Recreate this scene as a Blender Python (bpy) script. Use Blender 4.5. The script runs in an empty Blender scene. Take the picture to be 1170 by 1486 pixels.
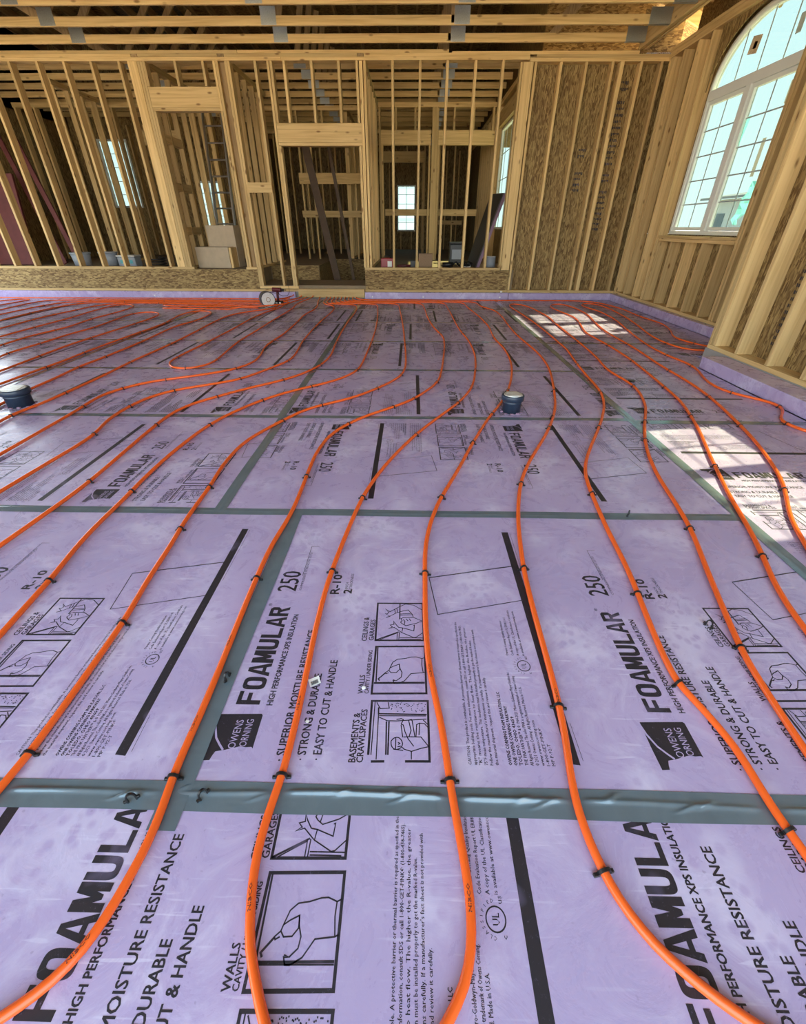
import bpy, bmesh, math, random
from mathutils import Matrix, Vector
random.seed(11)
C = bpy.context.scene.collection
scn = bpy.context.scene

# ------------------------------------------------------------------ camera, sky, sun, exposure
cam = bpy.data.cameras.new('camera')
cam.sensor_fit = 'HORIZONTAL'; cam.sensor_width = 36.0
cam.lens = 36.0 * 626.10 / 1170.0
cam.clip_start = 0.02; cam.clip_end = 300
camo = bpy.data.objects.new('camera', cam); C.objects.link(camo)
PITCH, ROLL, YAW, CAMZ = 0.582614, 0.0028959, -0.0174705, 1.12089
cp, sp = math.cos(PITCH), math.sin(PITCH)
fw = Vector((math.sin(YAW) * cp, math.cos(YAW) * cp, -sp))
rt = Vector((math.cos(YAW), -math.sin(YAW), 0.0))
up = rt.cross(fw)
r2 = rt * math.cos(ROLL) + up * math.sin(ROLL)
u2 = up * math.cos(ROLL) - rt * math.sin(ROLL)
camo.matrix_world = Matrix(((r2.x, u2.x, -fw.x, 0), (r2.y, u2.y, -fw.y, 0), (r2.z, u2.z, -fw.z, CAMZ), (0, 0, 0, 1)))
scn.camera = camo
scn.view_settings.view_transform = 'Standard'
scn.view_settings.look = 'None'
scn.view_settings.exposure = 0.88
scn.view_settings.gamma = 1.0
scn.view_settings.use_curve_mapping = False

world = bpy.data.worlds.new('sky'); scn.world = world; world.use_nodes = True
wn = world.node_tree.nodes; wl = world.node_tree.links
for n in list(wn): wn.remove(n)
wo = wn.new('ShaderNodeOutputWorld'); wb = wn.new('ShaderNodeBackground')
wt = wn.new('ShaderNodeTexCoord'); ws = wn.new('ShaderNodeSeparateXYZ'); wr = wn.new('ShaderNodeValToRGB')
wr.color_ramp.elements[0].position = 0.0; wr.color_ramp.elements[0].color = (0.95, 1.0, 1.0, 1)
wr.color_ramp.elements[1].position = 0.6; wr.color_ramp.elements[1].color = (0.55, 0.79, 1.0, 1)
wl.new(wt.outputs['Generated'], ws.inputs[0]); wl.new(ws.outputs['Z'], wr.inputs[0])
wl.new(wr.outputs[0], wb.inputs[0]); wl.new(wb.outputs[0], wo.inputs[0])
wb.inputs[1].default_value = 3.0

sun = bpy.data.lights.new('sun', 'SUN'); sun.energy = 30.0; sun.angle = math.radians(0.9); sun.color = (1.0, 0.80, 0.48)
suno = bpy.data.objects.new('sun', sun); C.objects.link(suno)
suno.rotation_euler = Vector((-1, -0.2, -1.18)).to_track_quat('-Z', 'Y').to_euler()
suno.location = (30, 5, 40)
def portal(name, loc, rot, sx, sy):
    l = bpy.data.lights.new(name, 'AREA'); l.shape = 'RECTANGLE'; l.size = sx; l.size_y = sy; l.cycles.is_portal = True
    o = bpy.data.objects.new(name, l); C.objects.link(o); o.location = loc; o.rotation_euler = rot
# (portals only guide the sampling of the sky through the real openings)
portal('portal_rear', (-2.7, -3.0, 1.75), (math.radians(90), 0, 0), 11.4, 3.4)
portal('portal_left', (-8.38, 7.6, 1.4), (0, math.radians(-90), 0), 2.6, 2.8)

# ------------------------------------------------------------------ materials
def nodes(name):
    m = bpy.data.materials.new(name); m.use_nodes = True
    nt = m.node_tree
    return m, nt.nodes, nt.links, nt.nodes['Principled BSDF']
def simple(name, col, rough=0.5, metal=0.0, bump=0.0, scale=40.0, vary=0.0, spec=None):
    m, N, L, b = nodes(name)
    b.inputs['Base Color'].default_value = (*col, 1); b.inputs['Roughness'].default_value = rough
    b.inputs['Metallic'].default_value = metal
    if spec is not None: b.inputs['Specular IOR Level'].default_value = spec
    t = N.new('ShaderNodeTexCoord'); n = N.new('ShaderNodeTexNoise'); n.inputs['Scale'].default_value = scale; n.inputs['Detail'].default_value = 4
    L.new(t.outputs['Object'], n.inputs['Vector'])
    if vary:
        mx = N.new('ShaderNodeMix'); mx.data_type = 'RGBA'
        mx.inputs[6].default_value = (*[max(0, c * (1 - vary)) for c in col], 1); mx.inputs[7].default_value = (*[min(1, c * (1 + vary)) for c in col], 1)
        L.new(n.outputs['Fac'], mx.inputs[0]); L.new(mx.outputs[2], b.inputs['Base Color'])
    if bump:
        bp = N.new('ShaderNodeBump'); bp.inputs['Strength'].default_value = bump; bp.inputs['Distance'].default_value = 0.004
        L.new(n.outputs['Fac'], bp.inputs['Height']); L.new(bp.outputs[0], b.inputs['Normal'])
    return m
def mixcol(N, L, fac, a, b, mode='MIX'):
    mx = N.new('ShaderNodeMix'); mx.data_type = 'RGBA'; mx.blend_type = mode
    for idx, v in ((0, fac), (6, a), (7, b)):
        if isinstance(v, (tuple, float, int)): mx.inputs[idx].default_value = v if not isinstance(v, tuple) else (*v[:3], 1)
        else: L.new(v, mx.inputs[idx])
    return mx.outputs[2]
def ramp(N, L, src, p0, p1, c0=(0, 0, 0), c1=(1, 1, 1)):
    r = N.new('ShaderNodeValToRGB'); r.color_ramp.elements[0].position = p0; r.color_ramp.elements[1].position = p1
    r.color_ramp.elements[0].color = (*c0, 1); r.color_ramp.elements[1].color = (*c1, 1)
    L.new(src, r.inputs[0]); return r.outputs[0]
def mth(N, L, op, a, b=None):
    n = N.new('ShaderNodeMath'); n.operation = op
    for i, v in enumerate((a, b)):
        if v is None: continue
        if isinstance(v, (int, float)): n.inputs[i].default_value = v
        else: L.new(v, n.inputs[i])
    return n.outputs[0]

def lumber(name, axis, base=(0.68, 0.485, 0.22), dark=(0.49, 0.315, 0.12)):
    m, N, L, b = nodes(name)
    tc = N.new('ShaderNodeTexCoord'); oi = N.new('ShaderNodeObjectInfo')
    off = N.new('ShaderNodeVectorMath'); off.operation = 'ADD'
    cmb = N.new('ShaderNodeCombineXYZ')
    k = mth(N, L, 'MULTIPLY', oi.outputs['Random'], 57.0)
    for i in range(3): L.new(k, cmb.inputs[i])
    L.new(tc.outputs['Object'], off.inputs[0]); L.new(cmb.outputs[0], off.inputs[1])
    mp = N.new('ShaderNodeMapping'); L.new(off.outputs[0], mp.inputs[0])
    sc = [34.0, 34.0, 34.0]; sc[axis] = 1.3
    mp.inputs['Scale'].default_value = sc
    g = N.new('ShaderNodeTexNoise'); g.inputs['Scale'].default_value = 1.0; g.inputs['Detail'].default_value = 5; g.inputs['Distortion'].default_value = 0.6
    L.new(mp.outputs[0], g.inputs['Vector'])
    c = mixcol(N, L, ramp(N, L, g.outputs['Fac'], 0.42, 0.75), base, dark)
    # knots
    mk = N.new('ShaderNodeMapping'); L.new(off.outputs[0], mk.inputs[0])
    sk = [9.0, 9.0, 9.0]; sk[axis] = 3.4; mk.inputs['Scale'].default_value = sk
    v = N.new('ShaderNodeTexVoronoi'); v.inputs['Scale'].default_value = 1.0; L.new(mk.outputs[0], v.inputs['Vector'])
    c = mixcol(N, L, ramp(N, L, v.outputs['Distance'], 0.07, 0.16, (0.85, 0.85, 0.85), (0, 0, 0)), c, (0.19, 0.09, 0.03))
    # board-to-board tone
    hs = N.new('ShaderNodeHueSaturation'); L.new(c, hs.inputs['Color'])
    L.new(mth(N, L, 'ADD', mth(N, L, 'MULTIPLY', oi.outputs['Random'], 0.42), 0.80), hs.inputs['Value'])
    L.new(hs.outputs[0], b.inputs['Base Color'])
    b.inputs['Roughness'].default_value = 0.72; b.inputs['Specular IOR Level'].default_value = 0.25
    bp = N.new('ShaderNodeBump'); bp.inputs['Strength'].default_value = 0.25; bp.inputs['Distance'].default_value = 0.003
    L.new(g.outputs['Fac'], bp.inputs['Height']); L.new(bp.outputs[0], b.inputs['Normal'])
    return m
LUM = [lumber('lumber_along_x', 0), lumber('lumber_along_y', 1), lumber('lumber_along_z', 2)]
LUMD = [lumber('dark_lumber_%s' % a, i, (0.40, 0.27, 0.13), (0.24, 0.15, 0.07)) for i, a in enumerate('xyz')]  # second lumber set in a darker brown

def osb(name, tone=1.0, axis='z', stain=None):
    m, N, L, b = nodes(name)
    tc = N.new('ShaderNodeTexCoord')
    col = None; hgt = None
    for i, (rot, pal) in enumerate(((0.35, 0), (-0.5, 1), (1.2, 2))):
        mp = N.new('ShaderNodeMapping'); L.new(tc.outputs['Object'], mp.inputs[0])
        mp.inputs['Rotation'].default_value = (rot, rot * 0.8, rot)
        mp.inputs['Scale'].default_value = {'z': (75, 75, 15), 'x': (17, 60, 60)}[axis]
        mp.inputs['Location'].default_value = (i * 3.1, i * 1.7, i * 5.3)
        v = N.new('ShaderNodeTexVoronoi'); v.inputs['Scale'].default_value = 1.0; L.new(mp.outputs[0], v.inputs['Vector'])
        se = N.new('ShaderNodeSeparateColor'); L.new(v.outputs['Color'], se.inputs[0])
        t = lambda *c: tuple(x * tone for x in c)
        ci = ramp(N, L, se.outputs[0], 0.1, 0.95, t(0.19, 0.11, 0.038), t(0.60, 0.42, 0.165))
        if col is None: col = ci; hgt = se.outputs[0]
        else:
            sel = mth(N, L, 'GREATER_THAN', se.outputs[1], 0.55)
            col = mixcol(N, L, sel, col, ci)
    ns = N.new('ShaderNodeTexNoise'); ns.inputs['Scale'].default_value = 3.0; L.new(tc.outputs['Object'], ns.inputs['Vector'])
    col = mixcol(N, L, ramp(N, L, ns.outputs['Fac'], 0.35, 0.7), col, mixcol(N, L, 0.25, col, (0.16, 0.08, 0.03)))
    if stain:
        gx = N.new('ShaderNodeSeparateXYZ'); L.new(tc.outputs['Object'], gx.inputs[0])
        f = mth(N, L, 'MULTIPLY', mth(N, L, 'GREATER_THAN', gx.outputs[0], stain[0]), mth(N, L, 'LESS_THAN', gx.outputs[0], stain[1]))
        n4 = N.new('ShaderNodeTexNoise'); n4.inputs['Scale'].default_value = 30; L.new(tc.outputs['Object'], n4.inputs['Vector'])
        f = mth(N, L, 'MULTIPLY', f, ramp(N, L, n4.outputs['Fac'], 0.35, 0.5))
        col = mixcol(N, L, mth(N, L, 'MULTIPLY', f, 0.72), col, (0.055, 0.075, 0.085))
    L.new(col, b.inputs['Base Color']); b.inputs['Roughness'].default_value = 0.7; b.inputs['Specular IOR Level'].default_value = 0.3
    bp = N.new('ShaderNodeBump'); bp.inputs['Strength'].default_value = 0.4; bp.inputs['Distance'].default_value = 0.003
    L.new(hgt, bp.inputs['Height']); L.new(bp.outputs[0], b.inputs['Normal'])
    return m
OSBZ = osb('osb_sheathing', 0.68, 'z'); OSBX = osb('osb_rim_board', 0.74, 'x', (-6.08, -4.72))

def foam():
    m, N, L, b = nodes('lavender_foam')
    tc = N.new('ShaderNodeTexCoord'); oi = N.new('ShaderNodeObjectInfo')
    n1 = N.new('ShaderNodeTexNoise'); n1.inputs['Scale'].default_value = 1.6; n1.inputs['Detail'].default_value = 3; L.new(tc.outputs['Object'], n1.inputs['Vector'])
    c = mixcol(N, L, ramp(N, L, n1.outputs['Fac'], 0.3, 0.7), (0.41, 0.325, 0.525), (0.465, 0.372, 0.58))
    # pale scuffs and smeared dust, broken up by a fine grain
    n2 = N.new('ShaderNodeTexNoise'); n2.inputs['Scale'].default_value = 5.5; n2.inputs['Detail'].default_value = 8; n2.inputs['Roughness'].default_value = 0.72; n2.inputs['Distortion'].default_value = 1.6
    L.new(tc.outputs['Object'], n2.inputs['Vector'])
    n3 = N.new('ShaderNodeTexNoise'); n3.inputs['Scale'].default_value = 1.9; n3.inputs['Detail'].default_value = 2; L.new(tc.outputs['Object'], n3.inputs['Vector'])
    sc = mth(N, L, 'MULTIPLY', ramp(N, L, n2.outputs['Fac'], 0.50, 0.70), ramp(N, L, n3.outputs['Fac'], 0.38, 0.64))
    c = mixcol(N, L, mth(N, L, 'MULTIPLY', sc, 0.75), c, (0.66, 0.60, 0.75))
    # thin scratches: stretched noise at three headings
    for ang, lo in ((0.5, 0.66), (-0.7, 0.67), (1.4, 0.665)):
        mp = N.new('ShaderNodeMapping'); L.new(tc.outputs['Object'], mp.inputs[0]); mp.inputs['Rotation'].default_value = (0, 0, ang); mp.inputs['Scale'].default_value = (6, 70, 1); mp.inputs['Location'].default_value = (ang * 3, ang, 0)
        nn = N.new('ShaderNodeTexNoise'); nn.inputs['Scale'].default_value = 1.0; nn.inputs['Detail'].default_value = 2; L.new(mp.outputs[0], nn.inputs['Vector'])
        c = mixcol(N, L, mth(N, L, 'MULTIPLY', mth(N, L, 'MULTIPLY', ramp(N, L, nn.outputs['Fac'], lo, lo + 0.05), ramp(N, L, n3.outputs['Fac'], 0.40, 0.6)), 0.5), c, (0.68, 0.63, 0.77))
    # boot-tread smudges
    wv = N.new('ShaderNodeTexVoronoi'); wv.inputs['Scale'].default_value = 34; L.new(tc.outputs['Object'], wv.inputs['Vector'])
    nb = N.new('ShaderNodeTexNoise'); nb.inputs['Scale'].default_value = 3.4; nb.inputs['Detail'].default_value = 3; L.new(tc.outputs['Object'], nb.inputs['Vector'])
    c = mixcol(N, L, mth(N, L, 'MULTIPLY', mth(N, L, 'MULTIPLY', ramp(N, L, wv.outputs['Distance'], 0.25, 0.5), ramp(N, L, nb.outputs['Fac'], 0.53, 0.64)), 0.5), c, (0.66, 0.60, 0.76))
    # dark dirt freckles
    n5 = N.new('ShaderNodeTexNoise'); n5.inputs['Scale'].default_value = 60; n5.inputs['Detail'].default_value = 2; L.new(tc.outputs['Object'], n5.inputs['Vector'])
    c = mixcol(N, L, mth(N, L, 'MULTIPLY', ramp(N, L, n5.outputs['Fac'], 0.70, 0.76), 0.35), c, (0.2, 0.15, 0.27))
    L.new(c, b.inputs['Base Color'])
    L.new(ramp(N, L, n2.outputs['Fac'], 0.3, 0.8, (0.2, 0.2, 0.2), (0.44, 0.44, 0.44)), b.inputs['Roughness'])
    b.inputs['Specular IOR Level'].default_value = 0.5
    bp = N.new('ShaderNodeBump'); bp.inputs['Strength'].default_value = 0.22; bp.inputs['Distance'].default_value = 0.004
    L.new(n2.outputs['Fac'], bp.inputs['Height']); L.new(bp.outputs[0], b.inputs['Normal'])
    return m
FOAM = foam()
def ink():
    m, N, L, b = nodes('black_print_ink')
    tc = N.new('ShaderNodeTexCoord'); n = N.new('ShaderNodeTexNoise'); n.inputs['Scale'].default_value = 90; n.inputs['Detail'].default_value = 5; n.inputs['Roughness'].default_value = 0.8
    L.new(tc.outputs['Object'], n.inputs['Vector'])
    n2 = N.new('ShaderNodeTexNoise'); n2.inputs['Scale'].default_value = 7; n2.inputs['Detail'].default_value = 3; L.new(tc.outputs['Object'], n2.inputs['Vector'])
    f = mth(N, L, 'MAXIMUM', ramp(N, L, n.outputs['Fac'], 0.60, 0.75), mth(N, L, 'MULTIPLY', ramp(N, L, n2.outputs['Fac'], 0.62, 0.72), 0.6))
    L.new(mixcol(N, L, mth(N, L, 'MULTIPLY', f, 0.8), (0.022, 0.019, 0.026), (0.2, 0.16, 0.27)), b.inputs['Base Color'])
    b.inputs['Roughness'].default_value = 0.5
    return m
INK = ink()
def tape(name, col, rough=0.28):
    m, N, L, b = nodes(name)
    tc = N.new('ShaderNodeTexCoord'); n = N.new('ShaderNodeTexNoise'); n.inputs['Scale'].default_value = 14; n.inputs['Detail'].default_value = 5; n.inputs['Distortion'].default_value = 1.0
    L.new(tc.outputs['Object'], n.inputs['Vector'])
    L.new(mixcol(N, L, n.outputs['Fac'], tuple(x * 0.8 for x in col), tuple(x * 1.2 for x in col)), b.inputs['Base Color'])
    b.inputs['Roughness'].default_value = rough; b.inputs['Specular IOR Level'].default_value = 0.6
    b.inputs['Coat Weight'].default_value = 0.3; b.inputs['Coat Roughness'].default_value = 0.12
    bp = N.new('ShaderNodeBump'); bp.inputs['Strength'].default_value = 0.3; bp.inputs['Distance'].default_value = 0.004
    L.new(n.outputs['Fac'], bp.inputs['Height']); L.new(bp.outputs[0], b.inputs['Normal'])
    return m
TAPE = tape('grey_green_seam_tape', (0.12, 0.16, 0.185), 0.16)
PEX = simple('orange_pex', (0.86, 0.125, 0.018), 0.27, spec=0.5, vary=0.06, scale=6)
PEXINK = simple('pipe_print_ink', (0.12, 0.02, 0.01), 0.5)
BLACK = simple('black_plastic', (0.012, 0.012, 0.013), 0.4, bump=0.05)
ABS = simple('blue_black_abs_pipe', (0.022, 0.036, 0.062), 0.38, bump=0.1, vary=0.3)
SILV = simple('silver_tape', (0.72, 0.71, 0.66), 0.32, 0.45, bump=0.5, scale=60, vary=0.3)
PAPER = simple('white_paper', (0.80, 0.79, 0.74), 0.7)
VINYL = simple('white_vinyl', (0.78, 0.80, 0.74), 0.4)
MUNT = simple('grey_muntin', (0.42, 0.47, 0.47), 0.5)
GALV = simple('galvanised_steel', (0.42, 0.45, 0.46), 0.38, 0.85, bump=0.3, scale=120, vary=0.35)
CONC = simple('concrete', (0.33, 0.31, 0.29), 0.85, bump=0.3, scale=12, vary=0.2)
DIRT = simple('outside_dirt', (0.46, 0.40, 0.31), 0.95, bump=0.5, scale=3, vary=0.2)
PLY = simple('pale_plywood', (0.50, 0.40, 0.27), 0.7, vary=0.18, scale=9)
SUBF = simple('subfloor', (0.26, 0.19, 0.11), 0.8, vary=0.25, scale=8)
DKBRD = simple('dark_brown_plank', (0.085, 0.048, 0.024), 0.7, vary=0.3, scale=14)
GREYP = simple('grey_plastic', (0.33, 0.37, 0.42), 0.4, vary=0.1)
CARD = simple('brown_cardboard', (0.34, 0.22, 0.13), 0.8, vary=0.15)
REDP = simple('red_plastic', (0.32, 0.025, 0.03), 0.4)
DRED = simple('dark_red_tool', (0.10, 0.014, 0.018), 0.35)
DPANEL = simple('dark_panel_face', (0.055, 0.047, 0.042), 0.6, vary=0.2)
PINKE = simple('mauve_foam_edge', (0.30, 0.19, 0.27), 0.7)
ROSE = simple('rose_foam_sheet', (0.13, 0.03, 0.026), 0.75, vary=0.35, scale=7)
ALUM = simple('bare_aluminium', (0.62, 0.63, 0.62), 0.3, 0.9, bump=0.15, scale=30)
WIRE = simple('black_wire', (0.02, 0.015, 0.015), 0.5)
HOUSEW = simple('white_siding', (0.62, 0.62, 0.63), 0.7, vary=0.06, scale=5)
TEAL = simple('teal_label', (0.10, 0.42, 0.47), 0.4, vary=0.3)
def film(name, col):
    m, N, L, b = nodes(name)
    t = N.new('ShaderNodeBsdfTranslucent'); t.inputs[0].default_value = (*col, 1); b.inputs['Base Color'].default_value = (*col, 1)
    mx = N.new('ShaderNodeMixShader'); mx.inputs[0].default_value = 0.55; L.new(b.outputs[0], mx.inputs[1]); L.new(t.outputs[0], mx.inputs[2]); L.new(mx.outputs[0], N['Material Output'].inputs[0])
    return m
def glass():
    m, N, L, b = nodes('sky_dimming_glass')
    N.remove(b); out = N['Material Output']
    t = N.new('ShaderNodeBsdfTransparent'); t.inputs[0].default_value = (0.155, 0.205, 0.185, 1)  # tint darkened to hold the overbright sky view below white
    g = N.new('ShaderNodeBsdfGlossy'); g.inputs['Roughness'].default_value = 0.03
    mx = N.new('ShaderNodeMixShader'); mx.inputs[0].default_value = 0.06
    L.new(t.outputs[0], mx.inputs[1]); L.new(g.outputs[0], mx.inputs[2]); L.new(mx.outputs[0], out.inputs[0])
    return m
GLASS = glass(); TEALF = film('teal_film', (0.30, 0.78, 0.85)); TANST = film('tan_sticker', (0.70, 0.55, 0.42)); GREYST = film('grey_sticker', (0.62, 0.60, 0.55))

# ------------------------------------------------------------------ helpers
def link(name, bm, mats, parent=None, smooth=False):
    me = bpy.data.meshes.new(name); bm.normal_update(); bm.to_mesh(me); bm.free()
    for m in (mats if isinstance(mats, (list, tuple)) else [mats]): me.materials.append(m)
    if smooth:
        for p in me.polygons: p.use_smooth = True
    o = bpy.data.objects.new(name, me); C.objects.link(o)
    if parent is not None: o.parent = parent
    return o
def empty(name, loc=(0, 0, 0)):
    o = bpy.data.objects.new(name, None); C.objects.link(o); o.location = loc; return o
def tag(o, label=None, cat=None, group=None, kind=None):
    if label: o['label'] = label
    if cat: o['category'] = cat
    if group: o['group'] = group
    if kind: o['kind'] = kind
    return o
def box(bm, x0, x1, y0, y1, z0, z1, mi=0, bev=0.0):
    vs = [bm.verts.new((x, y, z)) for z in (z0, z1) for y in (y0, y1) for x in (x0, x1)]
    fs = []
    for q in ((0, 2, 3, 1), (4, 5, 7, 6), (0, 1, 5, 4), (2, 6, 7, 3), (0, 4, 6, 2), (1, 3, 7, 5)):
        f = bm.faces.new([vs[i] for i in q]); f.material_index = mi; fs.append(f)
    if bev:
        es = list({e for f in fs for e in f.edges})
        bmesh.ops.bevel(bm, geom=es, offset=bev, segments=1, affect='EDGES', profile=0.5)
    return vs
def bx(name, x0, x1, y0, y1, z0, z1, mat, parent=None, bev=0.0):
    """a box whose origin sits at its own base centre"""
    cx, cy, cz = (x0 + x1) / 2, (y0 + y1) / 2, z0
    bm = bmesh.new(); box(bm, x0 - cx, x1 - cx, y0 - cy, y1 - cy, 0, z1 - z0, 0, bev)
    o = link(name, bm, mat, parent)
    pl = parent.location if parent is not None else Vector((0, 0, 0))
    o.location = Vector((cx, cy, cz)) - pl
    return o
def frame_path(pts, closed=False):
    n = len(pts); out = []
    for i, p in enumerate(pts):
        a = pts[(i - 1) % n] if (closed or i > 0) else pts[i]
        b = pts[(i + 1) % n] if (closed or i < n - 1) else pts[i]
        t = (b - a).normalized()
        out.append(t)
    return out
def sweep(bm, pts, rad, seg=10, cap=True, mi=0):
    pts = [Vector(p) for p in pts]; T = frame_path(pts)
    rings = []
    side = None
    for p, t in zip(pts, T):
        ref = Vector((0, 0, 1)) if abs(t.z) < 0.95 else Vector((0, 1, 0))
        s = t.cross(ref).normalized()
        if side is not None and s.dot(side) < 0: s = -s
        side = s
        u = s.cross(t).normalized()
        rings.append([bm.verts.new(p + (s * math.cos(k * 2 * math.pi / seg) + u * math.sin(k * 2 * math.pi / seg)) * rad) for k in range(seg)])
    for a, b in zip(rings, rings[1:]):
        for k in range(seg):
            f = bm.faces.new((a[k], a[(k + 1) % seg], b[(k + 1) % seg], b[k])); f.material_index = mi
    if cap:
        bm.faces.new(rings[0][::-1]).material_index = mi; bm.faces.new(rings[-1]).material_index = mi
def lathe(bm, prof, seg=28, cx=0, cy=0, mi=0):
    rings = [[bm.verts.new((cx + r * math.cos(k * 2 * math.pi / seg), cy + r * math.sin(k * 2 * math.pi / seg), z)) for k in range(seg)] for r, z in prof]
    for a, b in zip(rings, rings[1:]):
        for k in range(seg): bm.faces.new((a[k], a[(k + 1) % seg], b[(k + 1) % seg], b[k])).material_index = mi
    bm.faces.new(rings[0][::-1]).material_index = mi; bm.faces.new(rings[-1]).material_index = mi
def plank_between(name, a, b, w, t, mat, parent=None, side=Vector((0, 1, 0))):
    """a straight board from a to b: w wide across, t thick along `side`"""
    a = Vector(a); b = Vector(b); d = (b - a).normalized(); s = (side - d * side.dot(d)).normalized(); q = d.cross(s)
    bm = bmesh.new(); vs = []
    for p in (Vector((0, 0, 0)), b - a):
        for i, j in ((-1, -1), (1, -1), (1, 1), (-1, 1)): vs.append(bm.verts.new(p + q * (w / 2 * i) + s * (t / 2 * j)))
    bm.faces.new(vs[3::-1]); bm.faces.new(vs[4:])
    for k in range(4): bm.faces.new((vs[k], vs[(k + 1) % 4], vs[4 + (k + 1) % 4], vs[4 + k]))
    bmesh.ops.recalc_face_normals(bm, faces=bm.faces)
    o = link(name, bm, mat, parent); o.location = a - (parent.location if parent is not None else Vector((0, 0, 0))); return o

# text -> flat 2D triangles (the built-in font)
_tcache = {}
def text2d(body, bold=0.0, res=2):
    k = (body, bold, res)
    if k in _tcache: return _tcache[k]
    cu = bpy.data.curves.new('t', 'FONT'); cu.body = body; cu.offset = bold; cu.resolution_u = res; cu.fill_mode = 'FRONT' if hasattr(cu, 'fill_mode') else cu.fill_mode
    ob = bpy.data.objects.new('t', cu); C.objects.link(ob)
    dg = bpy.context.evaluated_depsgraph_get(); dg.update()
    me = bpy.data.meshes.new_from_object(ob.evaluated_get(dg))
    V = [(v.co.x, v.co.y) for v in me.vertices]; F = [tuple(p.vertices) for p in me.polygons]
    bpy.data.objects.remove(ob); bpy.data.curves.remove(cu); bpy.data.meshes.remove(me)
    _tcache[k] = (V, F); return V, F
class Flat:
    """flat ink shapes on a page: a runs with the reading direction, b runs down the page"""
    def __init__(s): s.V = []; s.F = []
    def add(s, V, F, layer=0):
        o = len(s.V); s.V += [(v[0], v[1], layer) for v in V]; s.F += [tuple(o + i for i in f) for f in F]
    def text(s, body, a0, a1, bt, bb, bold=0.0, res=2, ref=None):
        """lettering fitted to a box; bold strokes are overprinted with small shifts"""
        V, F = text2d(body, 0.0, res)
        if not V: return
        x0 = min(v[0] for v in V); x1 = max(v[0] for v in V); y0 = min(v[1] for v in V); y1 = max(v[1] for v in V)
        if ref is not None: y0, y1 = ref            # fixed baseline / cap height in font units
        k = (bb - bt) * bold
        for n, (da, db) in enumerate(((-k, -k), (k, k), (k, -k), (-k, k)) if bold > 0.02 else ((-k, 0), (k, 0)) if bold else ((0, 0),)):
            s.add([(a0 + (x - x0) / (x1 - x0) * (a1 - a0) + da, bb - (y - y0) / (y1 - y0) * (bb - bt) + db) for x, y in V], F, n)
    def block(s, word, a0, a1, bt, bb, w=0.29):
        """heavy condensed block capitals drawn from straight strokes"""
        n = len(word); gw = (a1 - a0) / (n + (n - 1) * 0.13); adv = gw * 1.13; H = bb - bt
        cnt = [0]
        def P(i, pts):
            cnt[0] += 1
            s.add([(a0 + i * adv + x * gw, bb - y * H) for x, y in pts], [tuple(range(len(pts)))], cnt[0] % 7)
        t = w; h = 0.18
        def oval(hw, hh, k, n=32): return [(0.5 + hw * math.copysign(abs(math.cos(2 * math.pi * i / n)) ** k, math.cos(2 * math.pi * i / n)), 0.5 + hh * math.copysign(abs(math.sin(2 * math.pi * i / n)) ** k, math.sin(2 * math.pi * i / n))) for i in range(n + 1)]
        for i, ch in enumerate(word):
            R = lambda x0, x1, y0, y1: P(i, [(x0, y0), (x1, y0), (x1, y1), (x0, y1)])
            if ch == 'F': R(0, t * 1.1, 0, 1); R(t, 1, 1 - h, 1); R(t, 0.88, 0.42, 0.42 + h)
            elif ch == 'L': R(0, t * 1.1, 0, 1); R(t, 1, 0, h)
            elif ch in 'OU':
                out = oval(0.5, 0.5, 0.55); inn = oval(0.5 - t * 1.1, 0.5 - h, 0.6)
                if ch == 'O':
                    for k in range(32): P(i, [out[k], out[k + 1], inn[k + 1], inn[k]])
                else:
                    for k in range(16, 32): P(i, [out[k], out[k + 1], inn[k + 1], inn[k]])
                    R(0, t * 1.1, 0.5, 1); R(1 - t * 1.1, 1, 0.5, 1)
            elif ch == 'A':
                P(i, [(-0.06, 0), (t * 1.05 - 0.06, 0), (0.5 + 0.02, 0.86), (0.62, 1), (0.34, 1)]); P(i, [(1.06, 0), (1.06 - t * 1.05, 0), (0.5 - 0.02, 0.86), (0.38, 1), (0.66, 1)]); R(0.2, 0.8, 0.2, 0.2 + h * 0.9)
            elif ch == 'M':
                R(-0.06, t, 0, 1); R(1 - t, 1.06, 0, 1); P(i, [(0, 1), (t * 1.25, 1), (0.60, 0.15), (0.40, 0.15)]); P(i, [(1, 1), (1 - t * 1.25, 1), (0.40, 0.15), (0.60, 0.15)])
            elif ch == 'R':
                R(0, t * 1.1, 0, 1); R(t, 0.82, 1 - h, 1); R(t, 0.82, 0.44, 0.44 + h * 0.9); R(1 - t * 1.1, 1, 0.56, 0.9); P(i, [(0.82, 1), (0.82, 1 - h), (1, 0.88)]); P(i, [(0.80, 0.44), (1, 0.58), (0.8, 0.60)]); P(i, [(0.42, 0.46), (0.72, 0.46), (1.04, 0), (0.72, 0)])
    def line(s, pts, w):
        n = len(pts); closed = n > 3 and abs(pts[0][0] - pts[-1][0]) + abs(pts[0][1] - pts[-1][1]) < 1e-6
        P = [Vector((p[0], p[1])) for p in (pts[:-1] if closed else pts)]; n = len(P); V = []
        for i, p in enumerate(P):
            a = P[i - 1] if (closed or i) else None; b = P[(i + 1) % n] if (closed or i < n - 1) else None
            d1 = (p - a).normalized() if a is not None else None; d2 = (b - p).normalized() if b is not None else None
            if d1 is None: d1 = d2
            if d2 is None: d2 = d1
            n1 = Vector((-d1.y, d1.x)); n2 = Vector((-d2.y, d2.x)); m = n1 + n2
            m = n1 if m.length < 0.2 else m.normalized(); k = min(1.8, 1 / max(0.4, m.dot(n1)))
            V += [tuple(p + m * (w / 2 * k)), tuple(p - m * (w / 2 * k))]
        F = [(2 * i, 2 * i + 1, 2 * i + 3, 2 * i + 2) for i in range(n - 1)]
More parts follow.
